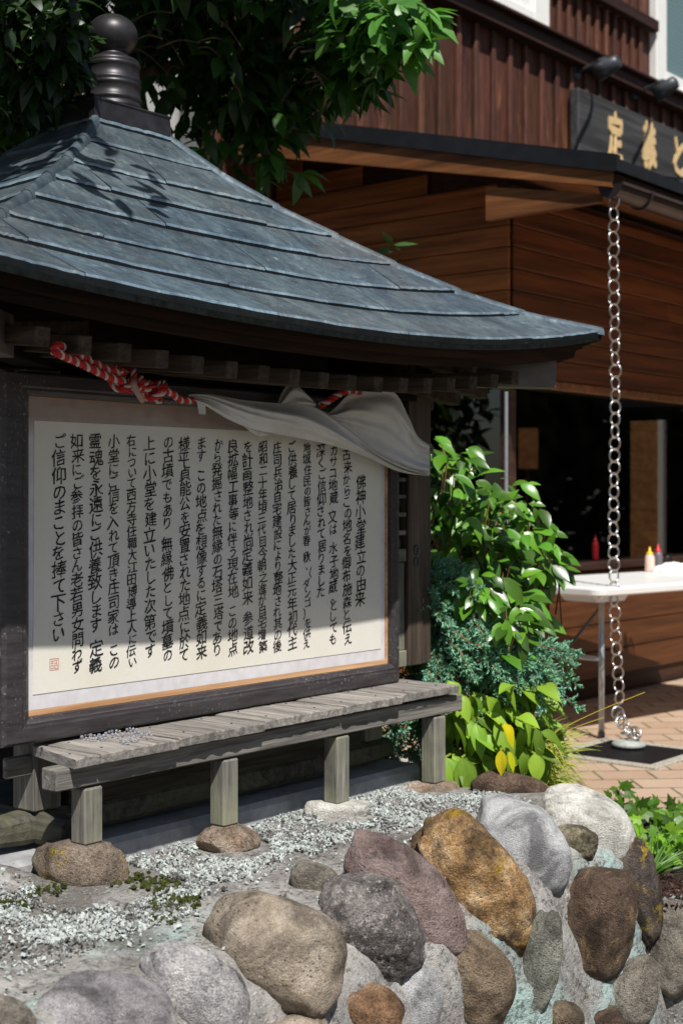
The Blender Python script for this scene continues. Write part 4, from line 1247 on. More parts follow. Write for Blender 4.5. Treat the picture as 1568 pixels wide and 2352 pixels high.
mb = MB(); mb.sbox(0.03, 8.5, -.06, -.03, 0, .112, .003, fr=B); mb.sbox(.0, .03, -1.58, -.03, 0, .098, .003, fr=B); mb.build('base_board', M['trim'], rest)
mb = MB(); mb.sbox(-.004, 8.5, -.02, .012, 1.652, 1.697, .005, fr=B); mb.sbox(-.012, .02, -1.58, -.022, 1.652, 1.697, .005, fr=B); mb.build('window_head', M['barge'], rest)
mb = MB(); mb.sbox(.03, 8.5, -.34, .05, .705, .742, .006, fr=B); mb.sbox(-.03, .03, -1.58, -.345, .722, .742, .004, fr=B); mb.build('counter_top', M['trim'], rest)
mb = MB(); mb.sbox(.03, 8.5, -.05, -.022, 1.66, 2.66, fr=B); mb.prism([B(.022, n, z) for n, z in ((-.05, 1.66), (-.05, roofz(-.05) - .085), (-1.58, roofz(-1.58) - .085), (-1.58, 1.66))], U3 * .02)
mb.sbox(.022, .042, -1.58, -.07, .02, .72, fr=B); mb.sbox(.19, 8.5, -.05, -.022, .02, .70, fr=B); mb.build('wall_lining', M['trim'], rest, fix=True)
# corner post, mullions and glass of the wrap-round window
for k, (t, n) in enumerate(((.038, -.048), (2.6, -.045), (5.2, -.045))):
    mb = MB(); mb.sbox(t - .03, t + .03, n - .03, n + .03, .745, 1.650, .004, fr=B); mb.build('mullion', M['trim'], rest)
win = MB(); win.sbox(.07, 2.565, -.050, -.044, .744, 1.651, fr=B); win.sbox(2.635, 5.165, -.050, -.044, .744, 1.651, fr=B); win.sbox(.030, .036, -1.56, -.08, .744, 1.651, fr=B)
win.build('window_glass', M['window_glass'], rest)
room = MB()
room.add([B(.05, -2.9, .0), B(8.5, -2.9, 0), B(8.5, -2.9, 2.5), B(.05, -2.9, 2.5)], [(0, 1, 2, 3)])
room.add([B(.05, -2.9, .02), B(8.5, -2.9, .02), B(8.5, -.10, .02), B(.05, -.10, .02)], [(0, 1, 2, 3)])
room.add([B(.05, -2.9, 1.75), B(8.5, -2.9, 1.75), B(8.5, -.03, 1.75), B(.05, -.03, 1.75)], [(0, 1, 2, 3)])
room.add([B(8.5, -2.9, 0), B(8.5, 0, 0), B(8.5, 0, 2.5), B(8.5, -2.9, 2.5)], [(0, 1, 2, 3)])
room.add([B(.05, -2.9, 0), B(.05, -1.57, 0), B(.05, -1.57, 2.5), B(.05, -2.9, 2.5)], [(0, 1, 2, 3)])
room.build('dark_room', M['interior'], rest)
# lean-to roof
def nzprism(mb, poly, t0, t1, tc=(1, 1, 1)): mb.prism([B(t0, n, z) for n, z in poly], U3 * (t1 - t0), tc)
RL, RT0, RT1 = -1.62, -.42, 8.6
mb = MB(); nzprism(mb, [(.80, roofz(.80)), (RL, roofz(RL)), (RL, roofz(RL) - .035), (.80, roofz(.80) - .035)], RT0, RT1)
nzprism(mb, [(.815, roofz(.80) + .004), (.815, roofz(.80) - .05), (.80, roofz(.80) - .05), (.80, roofz(.80) + .004)], RT0 - .012, RT1)
nzprism(mb, [(.80, roofz(.80) + .016), (RL, roofz(RL) + .016), (RL, roofz(RL) - .055), (.80, roofz(.80) - .055)], RT0 - .012, RT0)
nzprism(mb, [(.80, roofz(.80) + .028), (RL, roofz(RL) + .028), (RL, roofz(RL) + .001), (.80, roofz(.80) + .001)], RT0 + .01, RT0 + .05)
roof2 = mb.build('lean_to_roof', M['roof_metal'], rest, fix=True)
x = RT0 + .6; sm = MB()
while x < RT1:
    nzprism(sm, [(.80, roofz(.80) + .026), (RL, roofz(RL) + .026), (RL, roofz(RL) + .0005), (.80, roofz(.80) + .0005)], x, x + .025); x += .42
sm.build('roof_seam', M['roof_metal'], roof2, fix=True)
mb = MB(); nzprism(mb, [(.78, roofz(.78) - .056), (RL, roofz(RL) - .056), (RL, roofz(RL) - .20), (.78, roofz(.78) - .12)], RT0 + .004, RT0 + .03); mb.build('barge_board', M['barge'], roof2, fix=True)
mb = MB(); nzprism(mb, [(.785, roofz(.785) - .056), (.755, roofz(.755) - .056), (.755, roofz(.755) - .15), (.785, roofz(.785) - .15)], RT0 + .032, RT1); mb.build('eave_fascia', M['trim'], roof2, fix=True)
so = MB()
for k in range(20):
    n0, n1 = .75 - k * .118, .75 - (k + 1) * .118 + .004; g = rnd(.8, 1.1)
    nzprism(so, [(n0, roofz(n0) - .062), (n1, roofz(n1) - .062), (n1, roofz(n1) - .078), (n0, roofz(n0) - .078)], RT0 + .032, RT1, (g, g, g))
so.build('soffit', M['soffit'], roof2, fix=True)
mb = MB(); nzprism(mb, [(.10, 2.40), (.70, 2.41), (.70, 2.445), (.10, 2.56)], -.385, -.345); mb.build('wedge_block', M['rim_shade'] if 'rim_shade' in M else M['barge'], roof2, fix=True)
mb = MB(); hx = [(.055 * math.cos(R(a)), .04 * math.sin(R(a))) for a in range(0, 181, 36)]
mb.prism([B(.02, -.25 + a, roofz(-.25) + .03 + b_) for a, b_ in hx], U3 * .12); mb.build('roof_cap', M['roof_metal'], roof2, fix=True)
# gutter
gt = MB(); P = []
for t in (RT0 + .02, 2.0, 4.5, RT1):
    P.append([B(t, .765 + .058 * math.cos(R(a)), 2.475 + .062 * math.sin(R(a))) for a in range(180, 361, 15)])
gt.grid(P); P2 = [[B(t, .765 + .052 * math.cos(R(a)), 2.475 + .056 * math.sin(R(a))) for a in range(180, 361, 15)] for t in (RT0 + .02, 2.0, 4.5, RT1)]
gt.grid([r_[::-1] for r_ in P2])
gt.grid([P[0], P2[0]])
gt.add([B(RT0 + .021, .765 + .056 * math.cos(R(a)), 2.475 + .06 * math.sin(R(a))) for a in range(180, 361, 15)], [tuple(range(13))])
for t in (RT0 + .30, 1.2, 2.3):
    gt.tube([B(t, .765 + .062 * math.cos(R(a)), 2.475 + .066 * math.sin(R(a))) for a in range(180, 361, 15)], .006, 6)
gt.tube([B(RT0 + .02, .826, 2.476), B(RT1, .826, 2.476)], .007, 6); gt.tube([B(RT0 + .02, .705, 2.476), B(RT1, .705, 2.476)], .007, 6)
gt.build('gutter', M['gutter'], rest, fix=True)
# upper storey
UN = -1.6; up = MB(); bat = MB()
t = -.50
while t < 9.6:
    g = rnd(.7, 1.25); tc = (g, g * rnd(.9, 1.05), g * rnd(.85, 1.1))
    up.sbox(t, t + .208, UN - .03, UN - rnd(.001, .004), 2.7, 6.2, .001, tc, B)
    g = rnd(.8, 1.6); tc = (g, g * rnd(.9, 1.1), g)
    bat.sbox(t - .022, t + .022, UN, UN + .03, 2.9, 4.305, .004, tc, B)
    t += .21
up_o = up.build('upper_siding', M['batten'], rest)
bat.build('batten', M['batten'], up_o)
b2 = MB(); t = 2.96
while t < 4.5:
    g = rnd(.8, 1.4); b2.sbox(t - .022, t + .022, UN, UN + .03, 4.44, 6.2, .004, (g, g, g), B); t += .14
b2.build('batten', M['batten'], up_o)
mb = MB(); mb.sbox(-.5, 9.6, UN + .001, UN + .11, 4.31, 4.41, .006, fr=B); mb.sbox(-.5, 9.6, UN + .001, UN + .16, 4.411, 4.435, .004, fr=B); mb.build('belt_trim', M['trim'], up_o)
mb = MB(); mb.sbox(2.91, 4.53, UN + .031, UN + .10, 4.86, 4.95, .006, fr=B); mb.build('belt_trim', M['trim'], up_o)
mb = MB(); mb.sbox(-.55, -.50, UN - .03, UN + .04, 2.9, 6.2, .004, fr=B); mb.build('corner_board', M['trim'], up_o)
def upwin(t0, t1, z0, z1, jamb, sash):
    w = MB()
    for (a, b_, c, d) in ((t0, t0 + jamb, z0, z1), (t1 - jamb, t1, z0, z1), (t0 + jamb, t1 - jamb, z0, z0 + jamb * .55), (t0 + jamb, t1 - jamb, z1 - jamb, z1)):
        w.sbox(a, b_, UN + .001, UN + .07, c, d, .006, fr=B)
    a0, a1, c0, c1 = t0 + jamb, t1 - jamb, z0 + jamb * .55, z1 - jamb
    for (a, b_, c, d) in ((a0, a0 + sash, c0, c1), (a1 - sash, a1, c0, c1), (a0 + sash, a1 - sash, c0, c0 + sash), (a0 + sash, a1 - sash, c1 - sash, c1)):
        w.sbox(a, b_, UN + .001, UN + .045, c, d, .004, fr=B)
    o = w.build('window_frame', M['white_paint'], rest)
    bl_ = MB(); bl_.sbox(a0 + sash, a1 - sash, UN + .002, UN + .008, c0 + sash, c1 - sash, fr=B); bl_.build('blind', M['blind'], o)
    gs = MB(); gs.sbox(a0 + sash, a1 - sash, UN + .022, UN + .026, c0 + sash, c1 - sash, fr=B); gs.build('pane', M['window_glass'], o)
upwin(1.0, 2.885, 4.438, 5.9, .20, .15)
upwin(4.54, 6.4, 4.438, 5.9, .13, .10)
# shop sign with carved gold characters
sg = thing('shop_sign', 'dark weathered wooden shop sign with gold carved characters above the lean-to roof', 'sign', B(4.6, UN + .07, 3.62))
SN = UN + .115
mb = MB(); mb.sbox(3.22, 6.6, UN + .035, SN, 3.50, 4.12, .012, fr=B); mb.build('board', M['sign_board'], sg)
for i, (ch, x, y, w, h) in enumerate((('定', 1411, 316, 54, 104), ('義', 1489, 334, 52, 98), ('と', 1556, 358, 56, 92))):
    t = tn(x, SN + .004, B3); c = B(t, SN + .004, 0); c.z = zat(y, c.y)
    k = c.y / F; lt = MB()
    put_glyph(lt, ch, c, w * k * 1.3, h * k * 1.1, U3, UP, .06, .07, 90 + i, .06)
    lt.build('carved_character', M['gold'], sg, solid=.012)
def spot(xp, yp, xh, yh, lab):
    t = tn(xp, UN + .005, B3); c = B(t, UN + .005, 0); c.z = zat(yp, c.y)
    th = thing('spot_lamp', lab, 'lamp', c)
    mb = MB(); rot = Matrix.Rotation(0, 3, 'Z')
    mb.tube([c, c + N3 * .035], [.055, .05], 20); mb.build('wall_plate', M['lamp_metal'], th, smooth=False)
    t2 = tn(xh, UN + .62, B3); e = B(t2, UN + .62, 0); e.z = zat(yh, e.y)
    mb = MB(); mb.tube(catmull([c + N3 * .03, c + N3 * .25 + UP * .05 + (e - c).normalized() * .05, c.lerp(e, .72) + UP * .05, e + UP * .03], 6), .014, 8); mb.build('arm', M['lamp_metal'], th, smooth=True)
    d = (B(t2, UN + .1, 3.9) - e).normalized(); mb = MB()
    mb.tube([e - d * .08, e - d * .07, e + d * .02, e + d * .10, e + d * .095], [.025, .048, .058, .064, .05], 18); mb.build('lamp_head', M['lamp_metal'], th, smooth=True)
spot(1316, 167, 1398, 152, 'left one of two dark spot lamps reaching over the shop sign')
spot(1450, 215, 1532, 200, 'right one of two dark spot lamps beside the blue blind window')
# pole at the corner of the window
mb = MB(); p = at(1162, 1100, 6.95); mb.tube([(p.x, p.y, 0), (p.x, p.y, 1.66)], .009, 10)
tag(mb.build('metal_pole', M['steel']), 'slim grey metal pole standing at the window corner behind the camellia', 'pole')
# rain chain, drain and weight
CH0 = B(tn(1410, .765, B3), .765, 0)
ch = thing('rain_chain', 'bright steel ring rain chain hanging from the gutter to the drain', 'rain chain', (CH0.x, CH0.y, .06))
z = 2.405; k = 0; pt = .0535
disc_c = Vector((1.242, 6.16, .012))
while z > .16:
    drift = Vector((.004 * math.sin(z * 5), 0, 0)) + (Vector((.022, -.02, 0)) * max(0, (.5 - z) / .4))
    yaw = R(38 if k % 2 else -52) + rnd(-.2, .2)
    mb = MB(); mb.torus((CH0.x + drift.x, CH0.y + drift.y, z), (math.sin(yaw), -math.cos(yaw), rnd(-.06, .06)), .0285, .0042, 24, 7)
    mb.build('ring', M['chain'], ch, smooth=True)
    z -= pt; k += 1
for (dx, dy, dz_, ax) in ((-.030, .085, .135, (.2, -1, .2)), (-.024, .065, .115, (-.9, -.5, .2)), (-.018, .05, .10, (.3, -1, .5)), (.0, .0, .075, (.6, -.5, .7)), (.022, -.01, .065, (-.4, -.7, .5)), (.035, .015, .06, (.9, -.3, .4)), (.0, .02, .058, (.1, .3, 1)), (.018, -.02, .056, (0, -.3, 1))):
    mb = MB(); mb.torus(disc_c + Vector((dx, dy, dz_)), ax, .0285, .0042, 24, 7); mb.build('ring', M['chain'], ch, smooth=True)
mb = MB(); mb.lathe(disc_c, [(.045, 0), (.070, .006), (.074, .014), (.070, .022), (.045, .034), (.016, .038)], 28)
tag(mb.build('chain_weight', M['disc'], smooth=True), 'round grey green disc weight on the black drain grate', 'weight')
GC = Vector((1.225, 6.07, 0))
dr_ = thing('drain', 'square black drain grate in a pebbled concrete kerb set in the brick paving', 'drain', GC)
mb = MB()
for a, b_, sgn in ((U3, N3, 1), (U3, N3, -1), (N3, U3, 1), (N3, U3, -1)):
    L = .255 if a is U3 else .205
    mb.box(GC + b_ * (sgn * .23) + UP * .003, (L, .025, .008), (a, b_, UP), .003)
mb.build('kerb', M['kerb'], dr_)
mb = MB(); mb.box(GC + UP * .0025, (.204, .204, .002), (U3, N3, UP))
for i in range(27): mb.box(GC + U3 * (-.195 + i * .015) + UP * .007, (.0035, .200, .0035), (U3, N3, UP))
for i in range(4): mb.box(GC + N3 * (-.17 + i * .113) + UP * .0065, (.2, .004, .0025), (U3, N3, UP))
mb.build('grate', M['grate'], dr_)
# folding table
LD = Vector((.743, .669, 0)); ED = Vector((-.669, .743, 0)); FL = Vector((1.122, 6.19, 0))
def T(l, e, z): return FL + LD * l + ED * e + UP * z
table = thing('folding_table', 'white plastic folding table with grey steel legs in front of the serving window', 'table', T(.9, .35, 0))
mb = MB(); Ppro = [(.0, .662), (-.006, .668), (-.008, .690), (-.004, .698), (.006, .701), (.02, .702)]
def rrect(inset, z, r_=.05):
    pts = []
    for cx_, cy_, a0 in ((1.8 - r_, .70 - r_, 0), (r_, .70 - r_, 90), (r_, r_, 180), (1.8 - r_, r_, 270)):
        for a in range(0, 91, 15):
            pts.append(T(cx_ + (r_ - inset) * math.cos(R(a0 + a)), cy_ + (r_ - inset) * math.sin(R(a0 + a)), z))
    return pts
rows = [rrect(i, z) for i, z in [(.03, .668)] + Ppro]
mb.grid([r_ + [r_[0]] for r_ in rows]); mb.add(rows[-1], [tuple(range(len(rows[-1])))]); mb.add(rows[0], [tuple(range(len(rows[0])))[::-1]])
for l, e, al in ((.13, .03, LD), (.03, .13, ED), (1.67, .03, LD)):
    mb.prism([T(l, e, .664) + al * a + UP * b_ for a, b_ in ((-.12, 0), (-.085, -.03), (.085, -.03), (.12, 0))], (ED if al is LD else LD) * .02)
mb.build('tabletop', M['plastic_white'], table, fix=True)
mb = MB()
for l0 in (.22, 1.55):
    for e in (.16, .54):
        mb = MB(); mb.tube([T(l0, e, .0), T(l0, e, .66)], .014, 10); mb.build('leg', M['steel'], table, smooth=True)
        mb = MB(); mb.tube([T(l0, e, .0), T(l0, e, .03)], .017, 10); mb.build('foot', M['lamp_metal'], table)
    mb = MB(); mb.tube([T(l0, .16, .36), T(l0, .54, .36)], .011, 8); mb.build('crossbar', M['steel'], table, smooth=True)
    s_ = 1 if l0 < 1 else -1
    mb = MB(); mb.tube([T(l0, .35, .40), T(l0 + s_ * .35, .35, .655)], .008, 8); mb.build('brace', M['lamp_metal'], table, smooth=True)
def bottle(x, y, hgt, rad, mat, capm, lab, Yb, zb):
    p = at(x, y, Yb); p.z = zb
    o = thing('squeeze_bottle', lab, 'bottle', p)
    mb = MB(); mb.lathe(p, [(rad * .95, 0), (rad, .01), (rad, hgt * .55), (rad * .8, hgt * .66), (rad * .62, hgt * .7)], 20); mb.build('body', mat, o, smooth=True)
    mb = MB(); mb.lathe(p + UP * (hgt * .68), [(rad * .72, 0), (rad * .72, hgt * .08), (rad * .3, hgt * .12), (rad * .14, hgt * .30), (rad * .08, hgt * .32)], 16); mb.build('cap', capm, o, smooth=True)
zt_ = .743
def onsill(x, n): 
    t = tn(x, n, B3); return B(t, n, 0).y
bottle(1491, 1304, .130, .026, M['mayo'], M['yellow'], 'squeeze bottle with yellow cap and pinkish sauce at the window', onsill(1491, .16) - .35, .704)
bottle(1510, 1304, .142, .024, M['soy'], M['red'], 'squeeze bottle with red cap and dark sauce at the window', onsill(1510, .16) - .30, .704)
bottle(1366, 1284, .15, .020, M['red'], M['red'], 'all red squeeze bottle behind the window glass', onsill(1366, -.12), .744)
p = at(1529, 1304, onsill(1529, .16) - .35); p.z = .704
mb = MB(); mb.lathe(p, [(.022, 0), (.028, .002), (.032, .09), (.030, .09), (.026, .006), (.01, .005)], 20); tag(mb.build('drinking_glass', M['clear'], smooth=True), 'small clear drinking glass beside the red capped bottle', 'glass')
q = at(1548, 1312, onsill(1548, .16) - .55); q.z = .7035
tp = MB(); P = []
for i in range(15):
    row = []
    for j in range(11):
        u_, v_ = i / 14 - .5, j / 10 - .5
        hh = .05 * max(0, 1 - (2 * abs(u_)) ** 4) * max(0, 1 - (2 * abs(v_)) ** 4) * (.8 + .4 * noise.noise(Vector((i * .6, j * .6, 2)))) 
        row.append(q + LD * (u_ * .26) + ED * (v_ * .16) + UP * hh)
    P.append(row)
tp.grid(P); tag(tp.build('tissue_packet', M['tissue'], smooth=True, solid=.002), 'crumpled white tissue packet on the white folding table', 'tissues')
# white house to the left, behind the tree
hs = thing('white_house', 'plain white stucco house half hidden behind the dark tree', 'building', (-3.2, 11.5, 0))
mb = MB(); mb.box((-3.4, 12.0, 3.0), (2.28, 2.2, 3.0), None, .02); mb.build('wall', M['stucco'], hs)
mb = MB(); mb.box((-3.4, 12.0, 6.09), (2.5, 2.45, .08), None, .02); mb.build('roof', M['roof_metal'], hs)
M['kiosk'] = wood('kiosk_timber', (0.30, 0.13, 0.04), (0.66, 0.34, 0.13), 0, 20, 0.6)
def mirror(p):
    return p - N3 * (2 * (p - B3).dot(N3))
M['kiosk'] = wood('kiosk_timber', (0.30, 0.13, 0.04), (0.66, 0.34, 0.13), 0, 20, 0.6)
bc = mirror(at(1231, 1030, 14.0))
bo = thing('yard_board', 'pale timber board on a post across the yard mirrored in the window', 'board', (bc.x, bc.y, 0))
mb = MB()
for i in range(5): mb.box(bc + Vector((.60, -.80, 0)) * (-.08 + .04 * i), (.0185, .012, .20), (Vector((.60, -.80, 0)), Vector((-.80, -.60, 0)), UP), .002)
mb.build('panel', M['kiosk'], bo)
mb = MB(); mb.box((bc.x + .03, bc.y + .02, bc.z / 2), (.03, .03, bc.z / 2)); mb.build('post', M['trim'], bo)
# small timber kiosk across the yard; its sunlit wall is what the restaurant window mirrors
kc = mirror(at(1497, 1040, 15.0)); kc.z = 0
kn = Vector((-.80, -.60, 0)); ku = Vector((.60, -.80, 0))
kk = thing('timber_kiosk', 'small orange timber kiosk across the yard mirrored in the window', 'kiosk', kc)
mb = MB()
for i in range(18):
    g = rnd(.8, 1.2); mb.box(kc + UP * (.06 + i * .105) - kn * .05, (.15, .05, .051), (ku, kn, UP), .004, (g, g, g))
mb.build('wall', M['kiosk'], kk)
mb = MB(); mb.box(kc + ku * (-.185) + UP * .95, (.03, .06, .95), (ku, kn, UP), .004); mb.build('post', M['white_paint'], kk)
mb = MB(); mb.box(kc + UP * 2.1 - kn * .35, (.4, .3, .05), (ku, kn, UP), .004); mb.build('roof', M['roof_metal'], kk)
# ------------------------------------------------------------ plants
random.seed(61)
def ell(cx, cy, Y, rx, ry, rd):
    while True:
        v = Vector((rnd(-1, 1), rnd(-1, 1), rnd(-1, 1)))
        if v.length <= 1: break
    k = Y / F
    return at(cx, cy, Y) + Vector((v.x * rx * k, v.y * rd, v.z * ry * k)), v
def gcol(lo, hi, yel=0.0):
    g = rnd(lo, hi); y = rnd(0, yel)
    return (g * (1 + y), g * (1 + .3 * y), g * (1 - .4 * y))
# camellia
cam_b = at(1090, 1700, 4.9); cam_b.z = 0.02
cb = thing('camellia_bush', 'glossy broad leaved green bush between the shrine and the restaurant', 'bush', cam_b)
lf = MB(); br = MB()
CEN = [(1040, 1130, 4.75, 75, 120, .22, 95), (1130, 1180, 4.85, 105, 95, .28, 130), (1200, 1250, 4.8, 75, 80, .22, 80), (1080, 1290, 4.75, 110, 120, .3, 150), (1170, 1390, 4.75, 85, 90, .25, 105), (1120, 1460, 4.7, 70, 80, .22, 70), (1010, 1250, 4.9, 60, 170, .25, 110), (1000, 1060, 4.8, 40, 60, .12, 22), (1250, 1290, 4.6, 42, 45, .1, 34), (1215, 1200, 4.75, 45, 60, .1, 26), (1060, 1390, 5.0, 120, 160, .25, 120), (1180, 1450, 4.08, 45, 70, .06, 34), (1110, 1350, 4.2, 70, 50, .06, 36), (1190, 1380, 4.3, 60, 60, .1, 30)]
for cx, cy, Y, rx, ry, rd, n in CEN:
    for _ in range(int(n * .85)):
        p, v = ell(cx, cy, Y, rx, ry, rd)
        d = Vector((v.x * .9 + rnd(-.5, .5) + .15, -.45 + rnd(-.6, .4), rnd(-.85, .25) + .2 * v.z))
        nr = Vector((rnd(-.4, .4), -.55 + rnd(-.3, .3), .8))
        L = rnd(.045, .092)
        lf.leaf(p, d, nr, L, L * rnd(.42, .58), rnd(.08, .45), rnd(.05, .6), gcol(.35, 1.5, .45),
                ((0, .05), (.12, .55), (.3, .93), (.5, 1), (.7, .80), (.88, .36), (1, .02)))
        if random.random() < .22:
            br.tube([p, p + Vector((rnd(-.04, .04), .06, -.09)), p + Vector((rnd(-.08, .08), .1, -.2))], [.002, .0028, .0035], 5)
for k in range(16):
    cx, cy, Y, rx, ry, rd, n = random.choice(CEN[:7]); e, _ = ell(cx, cy, Y, rx * .8, ry * .8, rd * .6)
    b0 = cam_b + Vector((rnd(-.08, .08), rnd(-.05, .05), 0)); mid = b0.lerp(e, .55) + Vector((rnd(-.06, .06), rnd(-.03, .06), .08))
    br.tube(catmull([b0, mid, e], 6), [.009 - .0065 * i / 12 for i in range(13)], 6)
br.build('stem', M['twig'], cb, smooth=True); lf.build('foliage', M['camellia_leaf'], cb, smooth=True)
# blue juniper
jb = at(985, 1600, 4.55); jb.z = .22
ju = thing('juniper_shrub', 'blue green juniper with drooping sprays beside the wooden shrine', 'shrub', jb)
nd_ = MB(); jst = MB()
def spray(p, d, L, dens=1.0):
    d = d.normalized(); pts = [p]; n = 9
    for i in range(n):
        d = (d + Vector((rnd(-.12, .12), rnd(-.12, .12), -.07 + rnd(-.08, .06)))).normalized(); pts.append(pts[-1] + d * (L / n))
    jst.tube(pts, [.003 - .002 * i / n for i in range(n + 1)], 4)
    for i in range(n):
        f = i / n; nb = max(2, int(5 * dens))
        for _ in range(nb):
            b0 = pts[i].lerp(pts[i + 1], random.random()); ax = (pts[i + 1] - pts[i]).normalized()
            sd = (ax.cross(rvec())).normalized(); dd = (ax * rnd(.4, 1.0) + sd * rnd(.5, 1.0)).normalized(); l2 = rnd(.02, .045) * (1 - .5 * f)
            for q in range(8):
                c = b0 + dd * (l2 * (q + .4) / 8); g = rnd(.6, 1.8)
                nv = (dd + rvec() * .9).normalized(); w = rnd(.0018, .0032)
                nd_.leaf(c, nv, rvec(), rnd(.008, .014), w * 1.9, .4, .1, (g * rnd(.85, 1.15), g, g * rnd(.8, 1.1)), ((0, .6), (.5, 1), (1, .1)))
for (x, y, Y, dx, dz_, L, n) in ((975, 1350, 4.55, .4, .1, .2, 18), (1020, 1430, 4.5, .8, -.1, .24, 22), (1075, 1485, 4.45, .8, -.2, .22, 24), (1000, 1480, 4.5, .3, -.2, .22, 26), (960, 1540, 4.5, .2, -.1, .2, 24), (1120, 1500, 4.45, .9, -.05, .18, 22), (1030, 1535, 4.45, .4, -.2, .16, 20), (1190, 1520, 4.42, 1, .1, .14, 12), (905, 1700, 4.6, .2, -.1, .22, 12), (960, 1640, 4.6, .2, -.2, .2, 16), (980, 1400, 4.55, .1, 0, .2, 18)):
    for _ in range(n):
        Y = interp([(880, 4.5), (960, 4.34), (1040, 4.24), (1090, 4.14), (1250, 4.12)], x); p = at(x + rnd(-48, 48), y + rnd(-48, 48), Y + rnd(-.06, .12))
        spray(p, Vector((dx + rnd(-.6, .6), -.45 + rnd(-.5, .3), dz_ + rnd(-.35, .35))), L * rnd(.6, 1.1))
spray(at(1190, 1560, 4.12), Vector((1, -.2, -.12)), .20); spray(at(1140, 1580, 4.1), Vector((.8, -.2, -.9)), .26); spray(at(1070, 1590, 4.1), Vector((.5, -.3, -1)), .22)
nd_.build('needles', M['juniper_leaf'], ju); jst.build('stem', M['twig'], ju)
# hosta
hb = at(1130, 1800, 4.3); hb.z = .12
ho = thing('hosta_plant', 'broad leaved lime green hosta with two yellowed leaves by the right bench leg', 'plant', hb)
hl = MB(); hy = MB(); hst = MB()
HP = ((0, .04), (.10, .50), (.25, .88), (.42, 1), (.6, .86), (.78, .52), (.92, .18), (1, .01))
def ribbed(mbx, base, d, nr, L, W, fold, curl, tc):
    d = d.normalized(); sd = d.cross(nr).normalized(); nr = sd.cross(d); vs = []; K = 9; ns = 9; tw = rnd(-.5, .5); wv = rnd(0, 6)
    for i in range(ns):
        q = i / (ns - 1); w = .5 * W * interp(HP, q)
        m_ = base + d * (L * q) - nr * (curl * L * q * q)
        for j in range(K):
            f = j / (K - 1) * 2 - 1
            up = fold * w * abs(f) - .10 * w * (1 if j % 2 else 0) + .12 * w * math.sin(wv + q * 7) * f * f
            vs.append(m_ + sd * (w * f) + nr * (up + tw * w * f * q))
    fs = [(i * K + j, i * K + j + 1, (i + 1) * K + j + 1, (i + 1) * K + j) for i in range(ns - 1) for j in range(K - 1)]
    mbx.add(vs, fs, tc)
def hosta(x, y, Y, ax, az, L, W, tint_, mbx, curl=.5, dy=-.35):
    L *= .70; W *= .66
    p = at(x, y, Y); d = Vector((ax, dy, az)); ribbed(mbx, p, d, Vector((rnd(-.2, .2), -.5, .85)), L, W, .30, curl, tint_)
    hst.tube(catmull([hb + Vector((rnd(-.05, .05), rnd(-.04, .04), 0)), hb.lerp(p, .6) + UP * .08, p], 5), .004, 5)
for (x, y, Y, ax, az, L, W) in ((1060, 1610, 4.2, .3, -.9, .15, .085), (1085, 1590, 4.25, .5, -.5, .16, .08), (1110, 1640, 4.15, .7, -.6, .16, .08), (1040, 1655, 4.15, .8, -.4, .17, .085), (1090, 1690, 4.1, .7, -.25, .14, .09), (1150, 1600, 4.3, .6, -.7, .15, .08), (1020, 1740, 4.1, .4, -.7, .17, .10), (1060, 1740, 4.1, .2, -1, .17, .1), (1100, 1720, 4.15, .1, -.9, .15, .09), (1190, 1560, 4.45, .3, -.7, .13, .08), (1135, 1660, 4.1, .5, -.8, .17, .085), (1010, 1690, 4.2, .2, -.7, .15, .09), (1160, 1700, 4.15, .3, -.9, .15, .07), (1225, 1650, 4.35, .9, -.1, .15, .07), (1250, 1660, 4.35, .8, -.7, .16, .06), (1130, 1560, 4.4, .2, -.6, .14, .08), (1200, 1600, 4.4, .7, -.3, .15, .09), (1080, 1650, 4.2, -.2, -.8, .14, .08), (1175, 1640, 4.3, .6, -.6, .14, .08)):
    hosta(x, y, Y - .12, ax, az, L, W, gcol(.75, 1.25, .2), hl, rnd(.25, .6))
for _ in range(120):
    hosta(rnd(1015, 1240), rnd(1560, 1765), rnd(3.98, 4.25), rnd(-.5, 1), rnd(-.9, .1), rnd(.10, .15), rnd(.055, .085), gcol(.45, 1.25, .35), hl, rnd(.3, .9), rnd(-.6, .1))
hosta(1152, 1662, 3.9, .62, -.8, .105, .062, (3.3, 1.5, .12), hy, .35, -.15); hosta(1150, 1722, 3.89, .0, -1, .105, .05, (3.2, 1.45, .3), hy, .1, -.1); hosta(1168, 1725, 3.91, .25, -.9, .09, .035, (2.8, 1.5, .3), hy, .2, -.1)
hl.build('foliage', M['hosta_leaf'], ho, smooth=True); o = hy.build('yellowed_leaf', M['hosta_leaf'], ho, smooth=True); hst.build('stalk', M['grass_blade'], ho, smooth=True)
# grass tuft
gb = at(1215, 1815, 4.2); gb.z = .06
gr = MB()
def blade(p, d, L, w, curl, tc, mbx):
    mbx.leaf(p, d, Vector((rnd(-.3, .3), -.6, .6)), L, w, .15, curl, tc, ((0, .8), (.3, 1), (.6, .85), (.85, .45), (1, .05)))
for _ in range(620):
    p = at(rnd(1175, 1262), rnd(1680, 1840), rnd(4.12, 4.4)); blade(p, Vector((rnd(-.3, .9), -.4 + rnd(-.3, .3), rnd(-.5, .6))), rnd(.07, .14), rnd(.003, .005), rnd(.5, 1.1), gcol(.6, 1.3, .3), gr)
for x0, y0, x1, y1 in ((1190, 1745, 1385, 1648), (1180, 1740, 1480, 1590)):
    gr.tube(catmull([at(x0, y0, 4.2), at((x0 + x1) / 2, (y0 + y1) / 2 - 12, 4.2), at(x1, y1, 4.2)], 8), .0011, 5, (2.2, 1.3, .8))
tag(gr.build('grass_tuft', M['grass_blade'], origin=gb), 'tuft of fine yellow green grass between the hosta and the paving', 'grass', kind='stuff')
